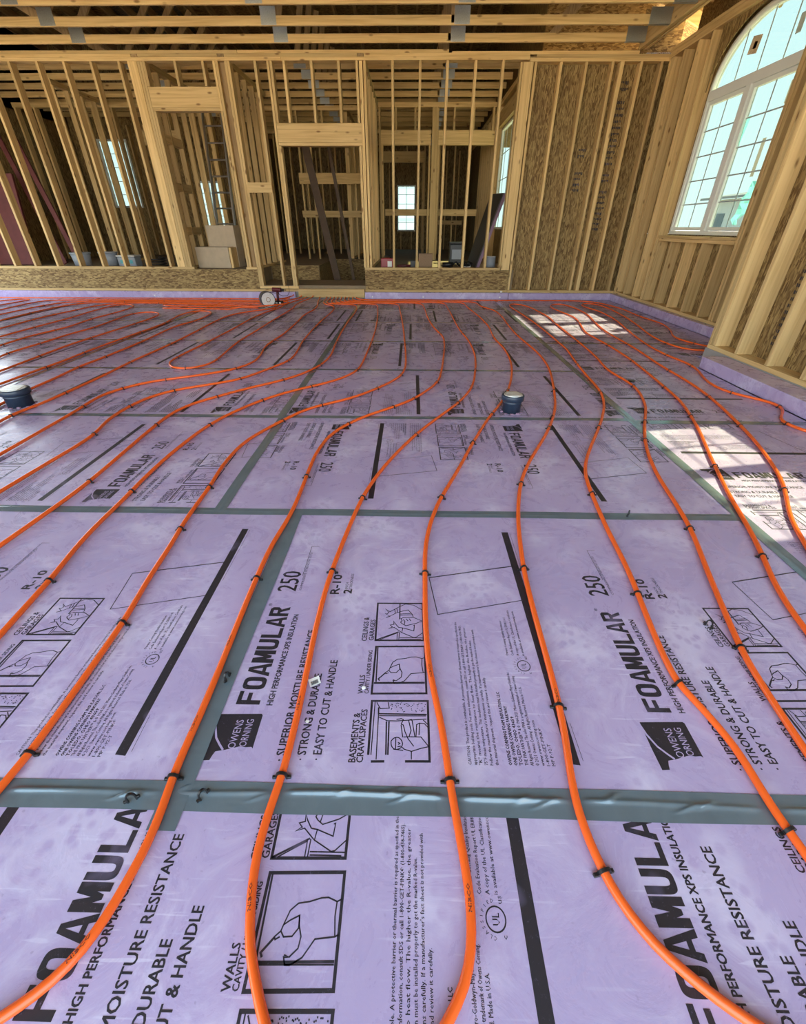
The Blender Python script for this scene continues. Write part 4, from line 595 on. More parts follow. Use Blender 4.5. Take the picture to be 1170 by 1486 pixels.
# ------------------------------------------------------------------ heating pipes
PR = 0.0095
PLAB = {
 'P1': ('orange heating pipe sweeping up from the bottom left corner over the big lettering', 'the bottom left corner pipe'),
 'P0': ('orange heating pipe second from the bottom left corner, crossing the left edge low down', 'the low left edge pipe'),
 'L1': ('orange heating pipe crossing the left edge just under the R-10 print, third strand up', 'the third strand up the left edge'),
 'L2': ('orange heating pipe crossing the left edge above the R-10 print, fourth strand up', 'the fourth strand up the left edge'),
 'L3': ('orange heating pipe fifth strand up the left edge, bending toward the doorway', 'the fifth strand up the left edge'),
 'L4': ('orange heating pipe wrapping round the front of the hairpin loop at left', 'the pipe wrapping the hairpin loop'),
 'L5': ('orange pipe bent into a U-shaped hairpin loop with its bend toward the camera', 'the U-shaped hairpin loop'),
 'A': ('orange heating pipe passing just in front of the left drain pipe', 'the pipe in front of the left drain'),
 'BC': ('orange pipe with strands behind the left drain, turning back under the far rim board', 'the pipe behind the left drain'),
 'DE': ('orange pipe doubling back well left of the hairpin loop, second pair behind the left drain', 'the second doubled pair at left'),
 'FG': ('orange pipe doubling back at far left, third pair behind the left drain', 'the third doubled pair at left'),
 'H': ('orange heating pipe at far left joining the front of the wall bundle', 'the front bundle pipe'),
 'I': ('orange heating pipe at far left joining the wall bundle, second strand from its front', 'the second bundle pipe'),
 'J': ('orange heating pipe at far left joining the wall bundle, third strand from its front', 'the third bundle pipe'),
 'K': ('orange heating pipe at far left joining the wall bundle, nearest its back', 'the back bundle pipe'),
 'LM': ('short orange pipe hairpin in the far left corner by the rim board', 'the far left corner hairpin'),
 'N': ('straight orange pipe running right against the left foam edge strip', 'the pipe against the left strip'),
 'O': ('orange pipe bent back on itself left of the tape roll', 'the short hairpin by the tape roll'),
 'Q': ('short straight orange pipe running in front of the tape roll bundle', 'the short pipe by the tape roll'),
 'P2': ('orange heating pipe bowing left over the drawn pictures at the bottom centre', 'the bottom centre pipe bowing left'),
 'P3': ('orange heating pipe bowing right over the fine print and running back to the middle drain', 'the pipe running to the middle drain'),
 'P4': ('orange heating pipe leaving the bottom edge at right and passing right of the middle drain', 'the pipe right of the middle drain'),
 'P56': ('orange pipe doubled back by the far wall, just left of the near sunlight patch', 'the doubled pipe left of the sunlight'),
 'P78': ('orange pipe doubled back by the far wall, crossing the near sunlight patch', 'the doubled pipe in the sunlight'),
 'P910': ('orange pipe with a kinked S-bend close to the near right foam strip', 'the kinked pipe by the right strip'),
 'P11': ('orange pipe going round the far right recess and along the back wall to the doorway', 'the pipe round the far right recess'),
}
RISE = {'P1', 'P0', 'L1', 'L2', 'L3', 'L4', 'L5', 'A', 'H', 'I', 'J', 'K', 'N', 'P2', 'P3', 'P4', 'P11', 'Q'}
def pipe_curve(key):
    pts = [Vector((x, y, PR + 0.0028)) for x, y in PIPES[key]]
    # rounded resample so bends stay smooth
    out = []
    n = len(pts)
    for i in range(n - 1):
        a = pts[max(0, i - 1)]; b = pts[i]; c = pts[i + 1]; d = pts[min(n - 1, i + 2)]
        L = (c - b).length; m = max(1, min(10, int(L / (0.02 if b.y < 1.5 else 0.05))))
        t1 = (c - a) * 0.5; t2 = (d - b) * 0.5
        la, lc = max((b - a).length, 1e-4), max((d - c).length, 1e-4)
        t1 = ((c - b) / max(L, 1e-4) + (b - a) / la) * 0.5 * L if i > 0 else (c - b)
        t2 = ((d - c) / lc + (c - b) / max(L, 1e-4)) * 0.5 * L if i < n - 2 else (c - b)
        for k in range(m):
            t = k / m; t3 = t * t * t; tt = t * t
            out.append(b * (2 * t3 - 3 * tt + 1) + t1 * (t3 - 2 * tt + t) + c * (-2 * t3 + 3 * tt) + t2 * (t3 - tt))
    out.append(pts[-1])
    if key in ('A', 'Q', 'L5'):
        hh = 0.044 if key == 'Q' else 0.022
        for p in out: p.z += hh * min(1.0, max(0.0, (p.y - 7.75) / 0.15)) if key != 'Q' else hh * min(1.0, max(0.0, (p.x + 2.95) / 0.25))
    if key in RISE:
        e = out[-1]; d = (out[-1] - out[-2]).normalized()
        out += [e + d * 0.02 + Vector((0, 0, 0.006)), e + d * 0.028 + Vector((0, 0, 0.02))]
    return out
PATHS = {}
LAYER = {'P2': 0.0, 'P3': 0.0}
for i, key in enumerate(PIPES):
    path = pipe_curve(key); PATHS[key] = path
    o0 = path[len(path) // 2].copy(); o0.z = 0
    near = min(p.y for p in path) < 3
    bm = bmesh.new(); sweep(bm, [p - o0 for p in path], PR, 14 if near else 8)
    o = link('heating_pipe', bm, PEX, smooth=True); o.location = o0
    tag(o, PLAB[key][0], 'pipe', 'orange heating pipes stapled to the foam')

def pipe_print(key, s_list, body, ang, h=0.0055, length=0.05):
    """small lettering printed on the pipe's own skin"""
    path = PATHS[key]; S = [0.0]
    for a, b in zip(path, path[1:]): S.append(S[-1] + (b - a).length)
    V, F = text2d(body, 0.02, 1)
    x1 = max(v[0] for v in V); y1 = 0.7
    bm = bmesh.new()
    for s0 in s_list:
        vs = []
        for x, y in V:
            s = s0 + x / x1 * length; j = max(k for k in range(len(S) - 1) if S[k] <= s)
            t = (path[j + 1] - path[j]); q = path[j] + t * ((s - S[j]) / max(t.length, 1e-6)); t.normalize()
            side = Vector((-t.y, t.x, 0)); th = ang + (y / y1 - 0.5) * h / PR
            vs.append(bm.verts.new(q + (side * math.sin(th) + Vector((0, 0, 1)) * math.cos(th)) * (PR + 0.0003)))
        for f in F:
            try: bm.faces.new([vs[k] for k in f])
            except ValueError: pass
    return bm
def near_s(key, x, y):
    path = PATHS[key]; S = [0.0]
    for a, b in zip(path, path[1:]): S.append(S[-1] + (b - a).length)
    k = min(range(len(path)), key=lambda i: (path[i].x - x) ** 2 + (path[i].y - y) ** 2); return S[k]
for key, pts in (('P1', [(-0.608, 0.187), (-0.56, 0.62), (-0.565, 0.9)]), ('P2', [(-0.29, 0.26), (-0.25, 0.70)]), ('P3', [(0.13, 0.27), (0.05, 0.80)]), ('P4', [(0.35, 0.72)])):
    host = [o for o in C.objects if o.get('label') == PLAB[key][0]][0]
    for q in pts:
        o = link('printed_lettering', pipe_print(key, [near_s(key, *q)], 'NIBCO', 0.15, 0.0065, 0.045), PEXINK, host); o.location = -host.location

# ------------------------------------------------------------------ staples over the pipes
def staple_mesh():
    bm = bmesh.new(); W = 0.0035; ro, ri = PR + 0.0042, PR + 0.0008; zc = PR + 0.0028
    prof = []
    for k in range(13):
        th = math.pi * k / 12; prof.append((math.cos(th), math.sin(th)))
    rings = []
    for c, s in prof:
        rings.append([bm.verts.new(p) for p in ((ri * c, -W, zc + ri * s), (ri * c, W, zc + ri * s), (ro * c, W, zc + ro * s), (ro * c, -W, zc + ro * s))])
    for a, b in zip(rings, rings[1:]):
        for k in range(4): bm.faces.new((a[k], a[(k + 1) % 4], b[(k + 1) % 4], b[k]))
    bm.faces.new(rings[0]); bm.faces.new(rings[-1][::-1])
    for sg in (-1, 1):
        box(bm, sg * (ro + ri) / 2 - 0.0022, sg * (ro + ri) / 2 + 0.0022, -W, W, -0.004, zc + 0.001)     # leg pushed into the foam
        box(bm, min(sg * ro * 0.85, sg * (ro + 0.009)), max(sg * ro * 0.85, sg * (ro + 0.009)), -W * 1.1, W * 1.1, 0.0015, 0.0085, 0, 0.001)  # foot lug
    bmesh.ops.recalc_face_normals(bm, faces=bm.faces)
    me = bpy.data.meshes.new('pipe_staple'); bm.to_mesh(me); bm.free(); me.materials.append(BLACK); return me
SM = staple_mesh()
ORD = ['first', 'second', 'third', 'fourth', 'fifth', 'sixth', 'seventh', 'eighth', 'ninth', 'tenth', 'eleventh', 'twelfth', 'thirteenth', 'fourteenth', 'fifteenth', 'sixteenth']
for key, cl in CLIPS.items():
    cl = sorted(cl, key=lambda c: math.hypot(c[0], c[1]))
    for i, (x, y, a) in enumerate(cl):
        o = bpy.data.objects.new('pipe_staple', SM); C.objects.link(o); o.location = (x, y, 0); o.rotation_euler = (0, 0, a - math.pi / 2 + random.uniform(-0.2, 0.2))
        tag(o, 'black plastic staple, %s from the camera on %s' % (ORD[i], PLAB[key][1]), 'staple', 'black staples holding down the orange pipes')
LM = bpy.data.meshes.new('loose_staple'); bm = bmesh.new(); bm.from_mesh(SM)
bmesh.ops.scale(bm, verts=bm.verts, vec=(0.75, 0.75, 1.15)); bm.to_mesh(LM); bm.free(); LM.materials.append(BLACK)
for x, y, r, t in ((-0.638, 0.459, 0.5, 'left of the bottom left corner pipe'), (-0.475, 0.470, 1.0, 'just right of the bottom left corner pipe'), (1.019, 1.690, 0.9, 'on the second tape across, right of centre'), (-0.532, 0.786, 1.4, 'on the lengthwise tape beside the big lettering'), (0.99, 2.905, 0.4, 'on the third tape across, right of the middle drain'), (1.01, 1.02, 2.0, 'beside the sunlit panel, left of the doubled pipe')):
    o = bpy.data.objects.new('loose_staple', LM); C.objects.link(o); o.location = (x, y, 0.003); o.rotation_euler = (0, 0, r)
    tag(o, 'loose black staple sticking up ' + t, 'staple', 'loose black staples on the tape')

# ------------------------------------------------------------------ drain pipes
def drain(label, x, y, r, rc, h, strip):
    e = empty('drain_pipe', (x, y, 0)); tag(e, label, 'drain pipe', 'capped drain pipes standing in the foam')
    bm = bmesh.new(); lathe(bm, [(r, 0.0), (r, h * 0.55), (r * 1.02, h * 0.56), (r * 1.02, h * 0.62), (r, h * 0.63), (r, h - 0.035)], 32); link('pipe_body', bm, ABS, e, True)
    bm = bmesh.new(); lathe(bm, [(r * 0.98, h - 0.042), (rc, h - 0.036), (rc, h - 0.004), (rc * 0.96, h), (rc * 0.80, h)], 32); o = link('collar', bm, ABS, e, True)
    bm = bmesh.new()
    lathe(bm, [(rc * 0.82, h - 0.0005), (rc * 0.80, h + 0.003), (rc * 0.5, h + 0.0045), (rc * 0.1, h + 0.003)], 24)
    for i in range(5): box(bm, -rc * 0.7 + i * 0.004, rc * 0.72 - i * 0.006, -rc * 0.62 + i * rc * 0.26, -rc * 0.40 + i * rc * 0.26, h + 0.003, h + 0.0065, 0, 0.001)
    tag(link('tape_seal', bm, SILV, e), 'crumpled pale tape sealing the top')
    bm = bmesh.new()
    for k in range(10):
        a = k * 0.628 + 0.2; box(bm, (r + 0.006) * math.cos(a) - 0.012, (r + 0.006) * math.cos(a) + 0.012, (r + 0.006) * math.sin(a) - 0.008, (r + 0.006) * math.sin(a) + 0.008, 0, 0.004 + 0.003 * (k % 3), 0, 0.001)
    link('cut_rim', bm, PINKE, e)
    return e
drain('short blue black drain stub with taped top in the middle of the floor', 0.735, 3.06, 0.066, 0.080, 0.125, 0)
drain('short blue black drain stub with taped top at the left picture edge', -2.93, 3.10, 0.082, 0.098, 0.125, 1)

# ------------------------------------------------------------------ roll of tape, driver, sticker, scraps on the floor
e = empty('tape_roll', (-2.36, 7.76, 0.02)); tag(e, 'shiny silver roll of tape standing on edge by the rim board, beside the driver', 'tape roll')
M = Matrix.Rotation(math.radians(90), 4, 'X') 
def ring(r0, r1, y0, y1, mat, name):
    bm = bmesh.new(); seg = 36; R_ = []
    for rr, yy in ((r0, y0), (r1, y0), (r1, y1), (r0, y1)):
        R_.append([bm.verts.new((rr * math.cos(k * 2 * math.pi / seg), yy, 0.118 + rr * math.sin(k * 2 * math.pi / seg))) for k in range(seg)])
    for a, b in zip(R_, R_[1:] + R_[:1]):
        for k in range(seg): bm.faces.new((a[k], a[(k + 1) % seg], b[(k + 1) % seg], b[k]))
    bmesh.ops.recalc_face_normals(bm, faces=bm.faces)
    o = link(name, bm, mat, e); return o
ring(0.037, 0.104, -0.05, 0.07, SILV, 'tape_winding'); ring(0.029, 0.036, -0.054, 0.074, CARD, 'cardboard_core'); ring(0.105, 0.116, -0.040, 0.12, simple('dark_film', (0.05, 0.05, 0.055), 0.4), 'outer_wrap')
bm = bmesh.new(); lathe(bm, [(0.028, 0), (0.028, 0.004)], 20); bmesh.ops.rotate(bm, verts=bm.verts, cent=(0, 0, 0), matrix=Matrix.Rotation(math.radians(90), 3, 'X')); bmesh.ops.translate(bm, verts=bm.verts, vec=(0, -0.045, 0.118)); link('hub', bm, SILV, e)
e.rotation_euler = (0, 0, math.radians(28))

e = empty('impact_driver', (-2.24, 7.95, 0.042)); tag(e, 'dark red cordless driver standing on its battery beside the tape roll', 'power tool')
bm = bmesh.new(); box(bm, -0.055, 0.075, -0.04, 0.04, 0.0, 0.05, 0, 0.008); box(bm, -0.05, 0.07, -0.042, 0.042, 0.012, 0.02); link('battery', bm, BLACK, e)
bm = bmesh.new(); sweep(bm, [(-0.005, 0, 0.045), (-0.002, 0, 0.09), (0.0, 0, 0.15), (0.005, 0, 0.19)], 0.021, 14); link('handle', bm, DRED, e, True)
bm = bmesh.new(); sweep(bm, [(-0.075, 0, 0.215), (-0.07, 0, 0.215), (-0.02, 0, 0.215), (0.05, 0, 0.215), (0.075, 0, 0.215)], 0.034, 16); link('motor_housing', bm, DRED, e, True)
bm = bmesh.new(); sweep(bm, [(0.075, 0, 0.215), (0.10, 0, 0.215), (0.118, 0, 0.215)], 0.020, 14); sweep(bm, [(0.118, 0, 0.215), (0.165, 0, 0.215)], 0.006, 8); tag(link('chuck', bm, BLACK, e, True), 'dark bit holder with a driver bit')
bm = bmesh.new(); box(bm, 0.018, 0.03, -0.008, 0.008, 0.15, 0.18, 0, 0.003); link('trigger', bm, BLACK, e)
bm = bmesh.new(); box(bm, -0.035, 0.0, -0.044, -0.04, 0.012, 0.038); box(bm, 0.03, 0.06, -0.044, -0.04, 0.012, 0.038); tag(link('battery_label', bm, PAPER, e), 'pale label on the battery')
e.rotation_euler = (0, 0, math.radians(-12))

e = empty('barcode_sticker', (-0.273, 0.782, 0.0008)); tag(e, 'small white barcode sticker lying by the second line of lettering, next to the pipe', 'sticker')
bm = bmesh.new()
gr = [[bm.verts.new((-0.016 + 0.032 * i / 6, -0.013 + 0.026 * j / 4, 0.0012 + 0.003 * (i / 6) ** 3 + 0.002 * (j / 4) ** 2)) for j in range(5)] for i in range(7)]
for i in range(6):
    for j in range(4): bm.faces.new((gr[i][j], gr[i + 1][j], gr[i + 1][j + 1], gr[i][j + 1]))
link('sticker_paper', bm, PAPER, e, True)
bm = bmesh.new(); xx = -0.011
for k, w in enumerate((8, 4, 12, 4, 6, 14, 4, 8, 5, 10, 4, 6, 9, 4, 12)):
    w *= 0.0001; z0 = 0.0022 + 0.003 * ((xx + 0.016) / 0.032) ** 3
    box(bm, xx, xx + w, -0.009, 0.004, z0, z0 + 0.0004); xx += w + 0.0007
link('barcode', bm, INK, e); e.rotation_euler = (0, 0, math.radians(25))

def scrap(label, x, y, z, s, mat, seed, flat=0.4):
    rr = random.Random(seed); bm = bmesh.new(); bmesh.ops.create_icosphere(bm, subdivisions=2, radius=s)
    for v in bm.verts: v.co *= rr.uniform(0.7, 1.25); v.co.z *= flat
    zz = min(v.co.z for v in bm.verts); bmesh.ops.translate(bm, verts=bm.verts, vec=(0, 0, -zz))
    o = link('foam_crumb', bm, mat); o.location = (x, y, z); tag(o, label, 'scrap', 'small pale scraps on the foam')
scrap('small pale scrap lying on the caption of the middle picture', -0.127, 0.765, 0.0006, 0.006, PAPER, 1)
scrap('pale crumb left of the strong and durable lettering', -0.27, 0.66, 0.0006, 0.005, PAPER, 2, 0.25)
scrap('white crumb on top of the foam strip under the corner post', 1.66, 9.0, 0.1125, 0.02, PAPER, 3, 0.8)
scrap('dark scrap on the shaded lengthwise board right of the middle drain', 1.93, 3.82, 0.0006, 0.035, BLACK, 4, 0.2)
for i, (x, t) in enumerate(((-4.86, 'furthest left on the left foam strip'), (-3.96, 'nearer the doorway on the left foam strip'), (-2.27, 'beside the doorway on the left foam strip'), (-0.74, 'beside the doorway on the right foam strip'), (0.21, 'middle of the right foam strip'), (1.64, 'under the corner post on the right foam strip'))):
    bm = bmesh.new(); lathe(bm, [(0.013, 0), (0.013, 0.002), (0.006, 0.004)], 14); bmesh.ops.rotate(bm, verts=bm.verts, cent=(0, 0, 0), matrix=Matrix.Rotation(math.radians(90), 3, 'X'))
    o = link('cap_nail', bm, PAPER); o.location = (x, 8.9648, 0.04); tag(o, 'white round cap nail ' + t, 'nail', 'white cap nails in the foam strips')
bm = bmesh.new(); sweep(bm, [(-2.75, 8.955, 0.10), (-2.63, 8.94, 0.107), (-2.52, 8.945, 0.085), (-2.42, 8.94, 0.045), (-2.33, 8.94, 0.055), (-2.29, 8.95, 0.12), (-2.30, 8.97, 0.21), (-2.36, 9.02, 0.27)], 0.004, 6)
tag(link('electrical_wire', bm, WIRE, smooth=True), 'thin black wire curling over the foam strip behind the tape roll', 'wire')

# ------------------------------------------------------------------ walls
LX, LY, LZ = LUM
ZS, ZB, ZT = 0.51, 0.15, 3.20            # raised sole plate, low plate, underside of the top plates
F0, F1 = 9.05, 9.19                      # front and back of the framing
def structure(name):
    e = empty(name); e['kind'] = 'structure'; return e
def stud(parent, x, z0, z1, y0=F0, y1=F1, w=0.038, mat=None, name='wall_stud'):
    return bx(name, x - w / 2, x + w / 2, y0, y1, z0, z1, mat or LZ, parent, 0.002)
wb = structure('wall_back')
# plates
for x0, x1, z0, z1, nm in ((-8.4, -2.0, 3.20, 3.238, 'top_plate'), (-1.995, 1.70, 3.20, 3.238, 'top_plate'), (1.705, 3.89, 3.18, 3.22, 'top_plate'),
                           (-8.4, -4.25, 3.24, 3.278, 'top_plate'), (-4.15, -2.95, 3.24, 3.278, 'top_plate'), (-2.85, -0.86, 3.24, 3.278, 'top_plate'), (-0.76, 1.70, 3.24, 3.278, 'top_plate'), (1.80, 3.89, 3.222, 3.26, 'top_plate'),
                           (-8.4, -2.65, 3.28, 3.318, 'top_plate'), (-2.645, 0.50, 3.28, 3.318, 'top_plate'), (0.55, 3.3, 3.262, 3.298, 'top_plate')):
    bx(nm, x0, x1, F0 - (0.012 if nm == 'top_plate' and z0 < 3.21 else 0.0) + (0.015 if z0 > 3.26 else 0), F1, z0, z1, LX, wb, 0.002)
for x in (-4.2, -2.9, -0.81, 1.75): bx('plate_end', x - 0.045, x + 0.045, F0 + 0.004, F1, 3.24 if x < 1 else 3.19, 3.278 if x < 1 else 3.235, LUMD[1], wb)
bx('bottom_plate', -8.4, -4.02, F0, F1, 0.472, ZS, LX, wb, 0.002)
bx('bottom_plate', -3.06, -2.84, F0, F1, 0.472, ZS, LX, wb, 0.002)
bx('bottom_plate', -0.87, 1.60, F0, F1, 0.472, ZS, LX, wb, 0.002)
bx('bottom_plate', -2.86, -2.13, F0, F1, 0.16, 0.2, LX, wb, 0.002)
bx('bottom_plate', 1.78, 3.75, F0, F1, 0.112, 0.152, LX, wb, 0.002)
bx('rim_board', -8.4, -2.86, F0 + 0.004, F0 + 0.03, 0.15, 0.471, OSBX, wb)
bx('rim_board', -0.87, 1.775, F0 + 0.004, F0 + 0.03, 0.15, 0.471, OSBX, wb)
bx('sill_plate', -8.4, -2.13, F0 - 0.005, F1, 0.113, 0.149, LX, wb, 0.002)
bx('sill_plate', -0.88, 1.775, F0 - 0.005, F1, 0.113, 0.149, LX, wb, 0.002)
bx('foundation_curb', -8.5, 3.95, F0 + 0.0, F1 + 0.2, -0.05, 0.112, CONC, wb)
bx('threshold_board', -2.13, -0.89, F0 - 0.07, F0 + 0.02, 0.02, 0.16, LX, wb, 0.003)
# left bay studs, 16 in apart
for x in (-8.18, -7.76, -7.36, -6.98, -6.56, -6.135, -5.71, -5.30, -4.885, -4.455): stud(wb, x, ZS, ZT)
# post beside the left opening: a flat 2x6 and three studs
bx('backer_stud', -4.325, -4.185, F0, F0 + 0.038, ZS, ZT, LZ, wb, 0.002)
for x in (-4.16, -4.12, ): stud(wb, x, ZS, ZT)
stud(wb, -4.08, ZS, 2.64, name='jack_stud')
# left opening
bx('header', -4.10, -3.03, F0, F0 + 0.038, 2.682, 2.92, LX, wb, 0.003); bx('header', -4.10, -3.03, F0 + 0.06, F0 + 0.098, 2.682, 2.92, LX, wb, 0.003)
bx('header_plate', -4.10, -3.03, F0, F1, 2.642, 2.680, LX, wb, 0.002)
for x in (-4.08, -3.61, -3.19): stud(wb, x, 2.922, ZT, name='cripple_stud')
stud(wb, -3.02, ZS, 2.64, name='jack_stud'); stud(wb, -3.02, 2.642, ZT)
stud(wb, -2.978, ZS, ZT)
bx('backer_stud', -2.955, -2.86, F0 + 0.07, F0 + 0.11, ZS, ZT, LUMD[2], wb, 0.002)
stud(wb, -2.84, 0.2, ZT); stud(wb, -2.80, 0.2, ZT)
# short bay with the nailed block
stud(wb, -2.40, 0.2, ZT, w=0.040)
bx('blocking', -2.78, -2.38, F0 - 0.03, F0 - 0.001, 1.61, 1.75, LX, wb, 0.002)
# doorway
stud(wb, -2.205, 0.2, ZT); stud(wb, -2.165, 0.2, 2.22, name='jack_stud')
bx('header', -2.183, -0.83, F0, F0 + 0.06, 2.265, 2.50, LX, wb, 0.003); bx('header_plate', -2.183, -0.83, F0, F1, 2.224, 2.263, LX, wb, 0.002)
for x in (-2.16, -1.965, -1.555, -1.145, -0.87): stud(wb, x, 2.502, ZT, name='cripple_stud')
stud(wb, -0.865, ZS, 2.22, name='jack_stud'); stud(wb, -0.812, ZS, ZT, w=0.05); stud(wb, -0.755, ZS, ZT)
# right bay studs
for x in (-0.335, 0.08, 0.49, 0.91, 1.32): stud(wb, x, ZS, ZT)
# tall corner post
stud(wb, 1.59, ZS, 3.18, w=0.03); bx('corner_post', 1.612, 1.765, F0 - 0.005, F0 + 0.10, 0.475, 3.18, LZ, wb, 0.003)
# sheathed part of the back wall
for x in (1.80, 2.175, 2.55, 2.94, 3.36): stud(wb, x, 0.152, 3.18)
stud(wb, 3.075, 0.152, 3.18, w=0.06)
stud(wb, 3.66, 0.152, 3.18); 
bx('osb_panel', 1.78, 3.90, F1 + 0.001, F1 + 0.012, 0.05, 2.49, OSBZ, wb); bx('osb_panel', 1.78, 3.90, F1 + 0.001, F1 + 0.012, 2.49, 3.30, OSBZ, wb)

# right wall beyond the jog (with the arched window)
XR0, XR1 = 3.75, 3.89
wr = structure('wall_right')
def ystud(parent, y, z0, z1, x0=XR0, x1=XR1, w=0.038, name='wall_stud', mat=None):
    return bx(name, x0, x1, y - w / 2, y + w / 2, z0, z1, mat or LZ, parent, 0.002)
bx('bottom_plate', XR0, XR1, 4.7, F1, 0.112, 0.150, LY, wr, 0.002)
bx('foundation_curb', XR0, XR1 + 0.15, 4.6, F1 + 0.2, -0.05, 0.111, CONC, wr)
for z in (3.20, 3.24, 3.28): bx('top_plate', XR0 - (0.0 if z > 3.2 else 0.01), XR1, 4.6, F0 - 0.002, z, z + 0.038, LY, wr, 0.002)
WY0, WY1, WZ0, WZS, WZT = 6.03, 7.77, 1.05, 2.60, 3.17
for y in (9.02, 8.94, 8.62, 8.25): ystud(wr, y, 0.152, 3.20)
ystud(wr, 7.92, 0.152, 3.20); ystud(wr, 7.83, 0.152, 1.0, name='jack_stud')
for y in (7.45, 7.04, 6.64, 6.23): ystud(wr, y, 0.152, 0.96, name='cripple_stud')
bx('sill_plate', XR0 - 0.01, XR1, WY0 - 0.05, WY1 + 0.05, 0.962, 1.0, LY, wr, 0.002); bx('sill_plate', XR0 - 0.03, XR1, WY0 - 0.05, WY1 + 0.06, 1.002, 1.035, LY, wr, 0.002)
for y in (5.96, 5.90, 5.55, 5.15, 4.78): ystud(wr, y, 0.152, 3.20)
ystud(wr, 5.985, 1.04, 2.6, name='jack_stud', w=0.03)
# sheathing with the window hole: below, left, right and the arched piece above
bx('osb_panel', XR1 + 0.001, XR1 + 0.012, 4.6, F1, 0.02, WZ0, OSBZ, wr)
bx('osb_panel', XR1 + 0.001, XR1 + 0.012, WY1, F1, WZ0 + 0.002, 3.32, OSBZ, wr); bx('osb_panel', XR1 + 0.001, XR1 + 0.012, 4.6, WY0, WZ0 + 0.002, 3.32, OSBZ, wr)
WC, WH = (WY0 + WY1) / 2, (WY1 - WY0) / 2
def arch_pts(hw, rise, n=28): return [(WC + hw * math.cos(math.pi * k / n), WZS + rise * math.sin(math.pi * k / n)) for k in range(n + 1)]
def arch_fill(x0, x1, ztop, mat, name, parent, hw, rise):
    bm = bmesh.new(); P = arch_pts(hw, rise); fr = []; bk = []
    for x, st in ((x0, fr), (x1, bk)):
        for y, z in P: st.append((bm.verts.new((x, y, z)), bm.verts.new((x, y, ztop))))
    for st in (fr, bk):
        for a, b in zip(st, st[1:]): bm.faces.new((a[0], b[0], b[1], a[1]))
    for i in range(len(P) - 1):
        bm.faces.new((fr[i][0], fr[i + 1][0], bk[i + 1][0], bk[i][0])); bm.faces.new((fr[i][1], fr[i + 1][1], bk[i + 1][1], bk[i][1]))
    for i in (0, len(P) - 1): bm.faces.new((fr[i][0], fr[i][1], bk[i][1], bk[i][0]))
    bmesh.ops.recalc_face_normals(bm, faces=bm.faces); return link(name, bm, mat, parent)
arch_fill(XR1 + 0.001, XR1 + 0.012, 3.32, OSBZ, 'osb_panel', wr, WH, 0.57)
arch_fill(XR0 + 0.04, XR0 + 0.055, 3.20, OSBZ, 'arch_backing', wr, WH + 0.01, 0.585)
bx('bird_stop', 3.31, 3.9, F1 - 0.02, F1, 3.30, 3.75, OSBX, wr)

# near right wall
NX0, NX1 = 3.0, 3.14
wn_ = structure('wall_right_near')
bx('bottom_plate', NX0, NX1, -3.0, 4.64, 0.112, 0.150, LY, wn_, 0.002); bx('foundation_curb', NX0 + 0.002, NX1 + 0.3, -3.0, 4.66, -0.05, 0.111, CONC, wn_)
for z in (3.20, 3.24): bx('top_plate', NX0, NX1, -3.0, 4.64, z, z + 0.038, LY, wn_, 0.002)
for y in (4.62, 4.575, 4.20, 3.79, 3.39): ystud(wn_, y, 0.152, 3.20, NX0, NX1)
ystud(wn_, 4.535, 0.152, 3.20, NX0, NX1)
NW = (1.76, 3.07, 1.10, 2.02)
for y in (3.12, 1.70, 1.29, 0.88, 0.48, 0.07, -0.34, -0.74, -1.15, -1.55, -1.96, -2.4): ystud(wn_, y, 0.152, 3.20, NX0, NX1)
for y in (2.75, 2.35, 1.95): ystud(wn_, y, 0.152, 1.04, NX0, NX1, name='cripple_stud'); ystud(wn_, y, 2.12, 3.20, NX0, NX1, name='cripple_stud')
bx('sill_plate', NX0, NX1, NW[0] - 0.03, NW[1] + 0.03, 1.042, 1.08, LY, wn_); bx('header', NX0, NX1, NW[0] - 0.03, NW[1] + 0.03, 2.04, 2.115, LY, wn_)
for y0, y1, z0, z1 in ((NW[1], 4.65, 0.02, 3.32), (-3.0, NW[0], 0.02, 3.32), (NW[0], NW[1], 0.02, NW[2]), (NW[0], NW[1], NW[3], 3.32)): bx('osb_panel', NX1 + 0.001, NX1 + 0.012, y0 + 0.001, y1, z0, z1, OSBZ, wn_)
# return at the jog
bx('osb_panel', NX1 - 0.1, XR1, 4.642, 4.654, 0.02, 3.32, OSBZ, wn_); 
for x in (3.2, 3.5, 3.8): bx('wall_stud', x - 0.019, x + 0.019, 4.50, 4.641, 0.152, 3.2, LZ, wn_)
# stamped marks on the sheathing between the near studs
f = Flat(); f.line([(0, 0), (0.1, 0), (0.1, 0.1), (0, 0.1), (0, 0)], 0.006); f.text('A', 0.02, 0.08, 0.02, 0.08, 0.02)
rr = random.Random(5)
for i in range(16):
    a = 0.0
    while a < 0.10: w = rr.uniform(0.008, 0.022); f.rect(a, a + w, 0.13 + i * 0.05, 0.13 + i * 0.05 + 0.025); a += w + 0.006
bm = bmesh.new(); vs = [bm.verts.new((NX1 - 0.0005, 4.02 - a, 1.18 - b)) for a, b, l in f.V]
for q in f.F: bm.faces.new([vs[i] for i in q])
tag(link('mill_stamp', bm, INK, wn_), 'faint black mill stamp on the sheathing')

